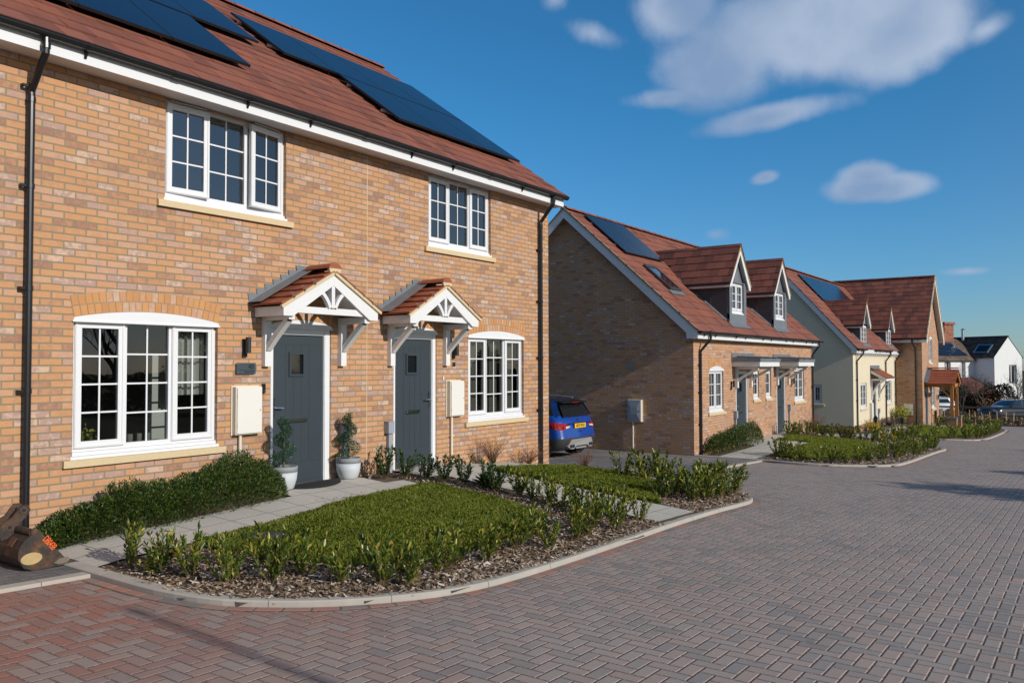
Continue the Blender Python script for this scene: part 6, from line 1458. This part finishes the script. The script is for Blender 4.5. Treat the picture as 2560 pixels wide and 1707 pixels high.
    for (yw) in (.72, L - .80):
        for sg in (-1, 1):
            w = MB(xf); w.lathe([(.20, -.10), (.30, -.105), (wheels_z, -.08), (wheels_z, .08), (.30, .105), (.20, .10)], (sg * .79, yw, wheels_z), 28, axis=(1, 0, 0)) if False else None
            w = MB(); cpt = np.array(xf(sg * .795, yw, wheels_z)); ax = (c_, s_, 0); w.lathe([(.20, -.10), (.305, -.105), (wheels_z, -.082), (wheels_z, .082), (.305, .105), (.20, .10)], cpt, 28, axis=ax); wh = w.build('wheel', M['tyre'], o, smooth=False)
            w = MB(); w.lathe([(.21, -.09), (.205, .098 * sg if sg > 0 else .098)], cpt, 22, axis=ax)
            for q in range(5):
                a = q * 1.2566 + .3; w.bar(cpt + np.array(ax) * .1 * sg, cpt + np.array(ax) * .1 * sg + (np.array((-s_, c_, 0)) * math.cos(a) + V(0, 0, 1) * math.sin(a)) * .2, .05, .02)
            w.build('rim', M['silver'], wh)
            w = MB(xf); n = 20; r0, r1 = wheels_z + .015, wheels_z + .085
            for i in range(n):
                a0, a1 = math.pi * (-.08 + 1.16 * i / n), math.pi * (-.08 + 1.16 * (i + 1) / n)
                w.mesh([(sg * (Wd + .012), yw + r * math.cos(a), wheels_z + r * math.sin(a)) for r, a in ((r0, a0), (r1, a0), (r1, a1), (r0, a1))], [(0, 1, 2, 3)])
                w.mesh([(sg * x, yw + r0 * math.cos(a), wheels_z + r0 * math.sin(a)) for x, a in ((Wd + .012, a0), (Wd + .012, a1), (.6, a1), (.6, a0))], [(0, 1, 2, 3)])
            w.build('wheel_arch', M['clad'], o)
            w = MB(xf); w.mesh([(sg * (Wd + .006), yw + r0 * math.cos(2 * math.pi * i / 24), wheels_z + r0 * math.sin(2 * math.pi * i / 24)) for i in range(24)], [tuple(range(24))]); w.build('wheel_well', M['ink'], o)
    if rearplate:
        mb = MB(xf); mb.box(-.26, .26, .018, .026, .745, .855); pl = mb.build('number_plate', M['plate_y'], o)
        text('plate_lettering', rearplate, .092, xf(0, .0165, .80), (R(90), 0, rz), M['ink'], pl, ext=.0008, space=1.02, scale=(.88, 1, 1), bold=.0025)
        mb = MB(xf)                                          # small chrome S-shaped badge above the plate
        for (a, b, c, d) in ((-.035, .035, .975, .987), (-.035, .035, .945, .957), (-.035, .035, .915, .927), (-.035, -.02, .957, .975), (.02, .035, .927, .945)): mb.box(a, b, .045, .058, c, d)
        mb.build('badge', M['chrome'], o)
        text('model_script', 'Arona', .07, xf(0, .012, .665), (R(90), 0, rz), M['chrome'], o, ext=.002)
    return o
car('parked_car', 'bright blue small hatchback parked between the two brick houses', 'car', (13.30, 1.62, RZ(13.5) + .028), 0, M['navy'], rearplate='AE73 WXU', H=1.44)
car('parked_car', 'dark blue estate car parked beyond the timber rail fence', 'car', (69.3, -4.7, RZ(69) + .25), R(60), M['darkcar'], 'cars parked beyond the fence', L=4.7, estate=True, H=1.55)
car('parked_car', 'pale silver car behind the oak porch posts beyond the fence', 'car', (68.2, .2, RZ(69) + .30), R(35), M['whitecar'], 'cars parked beyond the fence', L=4.5, estate=True, H=1.6)

# ------------------------------------------------------------------ end of the road: fence, stakes, hedge
sheet('verge', [(57.5, 64, -12, 14)], lambda x, y: RZ(x) + .02 + .03 * math.sin(y), M['soil'], step=1.)
sheet('far_road', [(64.5, 76, -14, 18)], lambda x, y: RZ(x) + .22, M['kerb'], step=10)
def fence():
    o = empty('rail_fence', (61.2, -3, RZ(61)), 'weathered timber post and rail fence across the end of the road', 'fence')
    for y in (-10.5, -7.75, -5.35, -2.95, -.55, 1.9, 4.3): m = MB(); m.box(61.15, 61.27, y - .06, y + .06, RZ(61) - .3, RZ(61) + 1.25); m.build('post', M['wood_g'], o)
    for z in (.62, 1.14): m = MB(); m.bar((61.12, -12, RZ(61) + z), (61.12, 6, RZ(61) + z), .05, .12); m.build('rail', M['wood_g'], o)
fence()
for i, y in enumerate([.3, -.45, -1.0, -1.55, -1.95, -2.35, -2.75, -3.2, -3.6, -4.1, -4.5]):
    x = 58.6 + .3 * math.sin(i * 2.3); z = RZ(x); a, b = rnd.uniform(-.16, .2), rnd.uniform(-.05, .12); m = MB(); m.tube([(x, y, z), (x + a * .4, y + b * .5, z + .5), (x + a, y + b, z + rnd.uniform(.8, 1.0))], [.035, .03, .024], 6)
    tag(m.build('tree_stake', M['wood_l'], None, org=(x, y, z)), f'{nth(i)} pale stake before the rail fence, counting from the oak porch', 'stake', 'stakes in the dry grass before the fence')
M['dryg'] = island_mat('dry_grass', [(0, (.10, .065, .035)), (.5, (.19, .13, .075)), (1, (.28, .21, .13))], .9, .3, 5, 0)
def scrub(name, label, cat, x0, x1, y0, y1, zb, h, n, mat, sz, kind=None, trunk=True):
    o = empty(name, ((x0 + x1) / 2, (y0 + y1) / 2, zb), label, cat)
    P = np.stack([npr.uniform(x0, x1, n), npr.uniform(y0, y1, n), npr.rand(n) ** .8], 1); hh = h * (.72 + .28 * np.sin(P[:, 1] * 1.3 + 1) * np.sin(P[:, 1] * .57) + .1 * np.sin(P[:, 1] * 3.7)); P[:, 2] = zb + P[:, 2] * hh
    leaf_mesh('leaves', leaf_cloud(P, npr.normal(0, 1, (n, 3)) + np.array([0, 0, .6]), sz, sz * .35), M[mat], o)
    m = MB()
    for k in range(60):
        a, b = rnd.uniform(x0, x1), rnd.uniform(y0, y1); m.tube([(a, b, zb), (a + rnd.uniform(-.3, .3), b + rnd.uniform(-.3, .3), zb + h * rnd.uniform(.6, 1.15))], [.03, .008], 4, cap=False)
    m.build('stems', M['twig'], o); return o
M['darkhedge'] = island_mat('hedge_leaf', [(0, (.008, .014, .006)), (.6, (.018, .026, .010)), (1, (.04, .042, .018))], .7, .4, 4, 0)
dg = scrub('dry_grass', 'dry brown grass and bramble strip before the rail fence', 'dry grass', 58, 62.8, -11, 8, RZ(60), .62, 9000, 'dryg', .16); 
scrub('hedge', 'dark leafy hedge behind the parked cars', 'hedge', 76.5, 78.5, -13, 13, RZ(75) + .1, 2.9, 26000, 'darkhedge', .17)

# ------------------------------------------------------------------ trees
def bare_tree(name, h, seed, spread=.8, levels=5, mat='bark', dens=3):
    rs = random.Random(seed); t = empty(name, (0, 0, 0)); tr = MB(); tw = MB()
    def grow(p, d, L, r, lv):
        n = 3 if lv < levels - 1 else 2; pts = [p]; q = p
        for i in range(n): d = nrm(d + V(rs.gauss(0, .12), rs.gauss(0, .12), rs.gauss(.04, .08))); q = q + d * L / n; pts.append(q)
        (tr if lv < 2 else tw).tube(pts, [r * (1 - .55 * i / n) for i in range(n + 1)], 7 if lv < 2 else 4 if lv < 4 else 3, cap=False)
        if lv >= levels: return
        for k in range(dens + (1 if lv else 2)):
            f = rs.uniform(.35, 1) if k else 1.; i = min(int(f * n), n - 1); b = pts[i] + (pts[i + 1] - pts[i]) * (f * n - i); a = rs.uniform(0, 6.283); o_ = nrm(np.cross(d, V(math.cos(a), math.sin(a), .2)))
            grow(b, nrm(d * rs.uniform(.6, 1) + o_ * spread * rs.uniform(.5, 1.) + V(0, 0, .15)), L * rs.uniform(.55, .75), r * (.42 if k else .5), lv + 1)
    grow(V(0, 0, -.1), V(0, 0, 1), h * .36, h * .022, 0)
    a = tr.build('trunk', M['bark'], t, smooth=True); b = tw.build('crown', M['twig'], t); return t
T1 = bare_tree('bare_tree', 9, 3, levels=5, dens=3); T2 = bare_tree('bare_tree', 8, 8, .9, 5, dens=3)
tused = set()
def put_tree(p, x, y, z, s, label, group=None, cat='tree'):
    o = p if p.name not in tused else copy_tree(p); tused.update({p.name, o.name}); o.location = (x, y, z); o.rotation_euler = (0, 0, rnd.uniform(0, 6.28)); o.scale = (s, s, s); tag(o, label, cat, group)
put_tree(T1, 112, -3.4, -3, .95, 'bare tree behind the gable of the white house', 'bare trees behind the far houses'); put_tree(T2, 116, -6.2, -3, 1.0, 'bare tree at the edge of view behind the red roofed house', 'bare trees behind the far houses')
for i, (x, y, s) in enumerate([(72.5, -4.1, .62), (74, -1.6, .55), (75, .4, .6), (75.5, -5.2, .55)]): put_tree(T1 if i % 2 else T2, x, y, RZ(72), s, ['small bare tree before the white gable', 'small bare tree before the recessed wall of the white house', 'small bare tree in the hedge by the brick lean-to', 'small bare tree right of the white gable'][i], 'small bare trees in the far hedge')
# across the road, out of the picture: what the windows mirror and what shades the road
for i, (x, y, s) in enumerate([(-14, -36, 1.1), (-5, -39, 1.2), (3, -35, 1.0), (9, -38, 1.2), (15, -35, 1.05), (22, -39, 1.25), (29, -36, 1.1), (37, -38, 1.2), (46, -37, 1.1)]): put_tree(T1 if i % 2 else T2, x, y, RZ(x), s, f'{nth(i)} bare tree in the row across the road', 'bare trees across the road')
scrub('hedge', 'dark hedge across the road mirrored in the windows', 'hedge', -22, 60, -34, -32.5, -.9, 2.6, 16000, 'darkhedge', .34)
def round_tree(name, x, y, h, w, label):
    z = RZ(x); o = empty(name, (x, y, z), label, 'tree', 'evergreen trees that shade the road'); m = MB(); m.tube([(x, y, z - .1), (x + .05, y, z + h * .5), (x, y, z + h * .9)], [.11, .08, .02], 8)
    for k in range(16): a = rnd.uniform(0, 6.28); b = z + h * rnd.uniform(.25, .8); m.tube([(x, y, b), (x + math.cos(a) * w * .8, y + math.sin(a) * w * .8, b + h * .15)], [.03, .008], 5)
    m.build('trunk', M['bark'], o); n = 5200; d = npr.normal(0, 1, (n, 3)); d /= np.linalg.norm(d, axis=1, keepdims=True); cl = np.sin(d[:, 0] * 6 + x) * np.sin(d[:, 1] * 5) * np.sin(d[:, 2] * 7); r = npr.rand(n) ** .33 * (1 + .35 * cl)
    P = np.stack([x + d[:, 0] * r * w, y + d[:, 1] * r * w, z + h * .60 + d[:, 2] * r * h * .42], 1); leaf_mesh('crown', leaf_cloud(P, d + npr.normal(0, .5, (n, 3)), .14, .04), M['darkhedge'], o)
for a in ((12.6, -15.6, 4.3, 1.25, 'evergreen tree across the road shading its near edge'), (17.6, -15.4, 3.7, 1.0, 'evergreen tree across the road, middle of three'), (22.5, -15.4, 3.5, .9, 'evergreen tree across the road, small one of three'), (27.5, -15.2, 3.6, .8, 'evergreen tree across the road, farthest of three')): round_tree('evergreen_tree', *a)
def lamp_post():
    x, y, z = -1.28, -16.2, RZ(-1); o = empty('street_lamp', (x, y, z), 'tall grey street lamp across the road casting a thin shadow', 'street lamp'); m = MB(); m.tube([(x, y, z), (x, y, z + 1.2)], .07, 12); m.tube([(x, y, z + 1.2), (x, y, z + 5.9)], [.045, .03], 10); m.build('column', M['grey_box'], o); m = MB(); m.box(x - .05, x + .05, y - .2, y + .05, z + 5.9, z + 5.94); m.build('lamp_head', M['grey_box'], o)
lamp_post()

# ------------------------------------------------------------------ sky, sun, camera
SUN_EL, SUN_AZ = 24.0, 2.8                                # azimuth off the facade normal, towards the near end
S = V(-math.sin(R(SUN_AZ)) * math.cos(R(SUN_EL)), -math.cos(R(SUN_AZ)) * math.cos(R(SUN_EL)), math.sin(R(SUN_EL)))
sun = bpy.data.lights.new('sun', 'SUN'); sun.energy = 3.8; sun.angle = R(.53); sun.color = (1, .935, .84)
so = bpy.data.objects.new('sun', sun); COL.objects.link(so); so.rotation_euler = Vector(S).to_track_quat('Z', 'Y').to_euler(); so.location = (0, -30, 40)
w = bpy.data.worlds.new('World'); sc.world = w; w.use_nodes = True
class WT(NT):
    def __init__(s, world): s.t = world.node_tree; s.t.nodes.clear(); s.out = s.t.nodes.new('ShaderNodeOutputWorld')
t = WT(w); sky = t.n('ShaderNodeTexSky', sky_type='NISHITA', sun_disc=False, sun_elevation=R(SUN_EL), sun_rotation=math.atan2(S[0], S[1]), altitude=60, air_density=1.0, dust_density=.12, ozone_density=4.0)
gen = t.n('ShaderNodeTexCoord').outputs['Generated']
def vdot(a, b):
    nd = t.n('ShaderNodeVectorMath', operation='DOT_PRODUCT'); t.set(nd.inputs[0], a); nd.inputs[1].default_value = tuple(b); return nd.outputs['Value']
cn = t.noise(7., 7, gen, .58, .25); cn2 = t.noise(3.2, 4, gen, .5)
def dirv(az, el): return V(math.cos(R(az)) * math.cos(R(el)), math.sin(R(az)) * math.cos(R(el)), math.sin(R(el)))
dens = None
for az, el, a, b, tilt, k in ((14.5, 21.6, 9.0, 3.6, 0, 1.2), (9.6, 20.6, 4.6, 3.0, 0, 1.1), (20.5, 20.0, 4.6, 3.0, 8, .95), (23.8, 23.8, 3.4, 2.2, 0, .75), (17.6, 16.4, 4.8, 1.0, 7, .85), (24.8, 18.1, 3.0, .7, 3, .6), (29.6, 22.4, 2.2, 1.1, -18, .55), (4.6, 19.8, 1.4, .8, 20, .45), (10.8, 11.3, 3.7, 1.05, 0, 1.05), (11.5, 12.0, 2.0, .9, 0, .8), (17.9, 12.5, 1.15, .55, 10, .85), (6.0, 5.7, 1.5, .28, 0, .4), (32.5, 24.6, 1.2, .8, 0, .4), (21.3, 8.9, .9, .4, 0, .25)):
    c = dirv(az, el); rgt = nrm(np.cross(c, (0, 0, 1))); up = np.cross(rgt, c); ct, st_ = math.cos(R(tilt)), math.sin(R(tilt)); r2, u2 = rgt * ct + up * st_, up * ct - rgt * st_
    x = t.m('DIVIDE', vdot(gen, r2), math.sin(R(a))); y = t.m('DIVIDE', vdot(gen, u2), math.sin(R(b)))
    rr = t.m('SQRT', t.m('ADD', t.m('MULTIPLY', x, x), t.m('MULTIPLY', y, y))); front = t.m('GREATER_THAN', vdot(gen, c), 0.)
    d = t.m('MULTIPLY', t.m('MULTIPLY', t.m('SUBTRACT', 1.0, rr), k), front); dens = d if dens is None else t.m('SMOOTH_MAX', dens, d, .18)
dens = t.m('ADD', dens, t.m('ADD', t.m('MULTIPLY', t.m('SUBTRACT', cn, .5), 1.25), t.m('MULTIPLY', t.m('SUBTRACT', cn2, .5), .5)))
cov = t.n('ShaderNodeMapRange'); cov.interpolation_type = 'SMOOTHSTEP'; t.set(cov.inputs[0], dens); cov.inputs[1].default_value = -.05; cov.inputs[2].default_value = .55
light = t.ramp(t.m('ADD', t.noise(4.6, 5, gen, .5), t.m('MULTIPLY', dens, -.10)), [(.32, (2.4, 3.5, 5.4)), (.60, (5.2, 6.0, 7.4))])
sunside = t.n('ShaderNodeMapRange'); sunside.interpolation_type = 'SMOOTHSTEP'; t.set(sunside.inputs[0], vdot(gen, nrm(V(S[0], S[1], 0)))); sunside.inputs[1].default_value = -.25; sunside.inputs[2].default_value = .5
tint = t.ramp(t.sep(gen)[2], [(.0, (.60, .78, 1.02)), (.12, (.50, .90, 1.14)), (.30, (.36, .98, 1.22)), (.6, (.36, 1.0, 1.22))])
tint = t.mix(sunside.outputs[0], tint, (1.05, .98, .92))
skyc = t.mix(1., sky.outputs[0], tint, 'MULTIPLY')
col = t.mix(t.m('MULTIPLY', cov.outputs[0], .90), skyc, light)
bg = t.n('ShaderNodeBackground'); t.set(bg.inputs[0], col); bg.inputs[1].default_value = .10; t.t.links.new(bg.outputs[0], t.out.inputs[0])

cam = bpy.data.cameras.new('camera'); cam.sensor_width = 36; cam.lens = 2011.86 / 2560 * 36; cam.clip_end = 2000; cam.clip_start = .05
co = bpy.data.objects.new('camera', cam); COL.objects.link(co); sc.camera = co
yaw, pit, roll = .620324872, .0284509874, -.00218954
F = V(math.cos(yaw) * math.cos(pit), math.sin(yaw) * math.cos(pit), math.sin(pit)); r0 = nrm(np.cross(F, (0, 0, 1))); u0 = np.cross(r0, F); rr_ = r0 * math.cos(roll) + u0 * math.sin(roll); uu = -r0 * math.sin(roll) + u0 * math.cos(roll)
co.matrix_world = Matrix(((rr_[0], uu[0], -F[0], -3.79301), (rr_[1], uu[1], -F[1], -8.51606), (rr_[2], uu[2], -F[2], 1.60217), (0, 0, 0, 1)))
sc.view_settings.view_transform = 'Standard'; sc.view_settings.look = 'None'; sc.view_settings.exposure = 0.; sc.view_settings.gamma = 1
sc.render.engine = 'CYCLES'; sc.cycles.use_denoising = True; sc.cycles.max_bounces = 6; sc.cycles.diffuse_bounces = 3; sc.cycles.glossy_bounces = 3; sc.cycles.transmission_bounces = 4; sc.cycles.transparent_max_bounces = 12
sc.cycles.caustics_reflective = False; sc.cycles.caustics_refractive = False; sc.cycles.sample_clamp_indirect = 4
for o in bpy.data.objects:
    if '_o' in o.keys(): del o['_o']
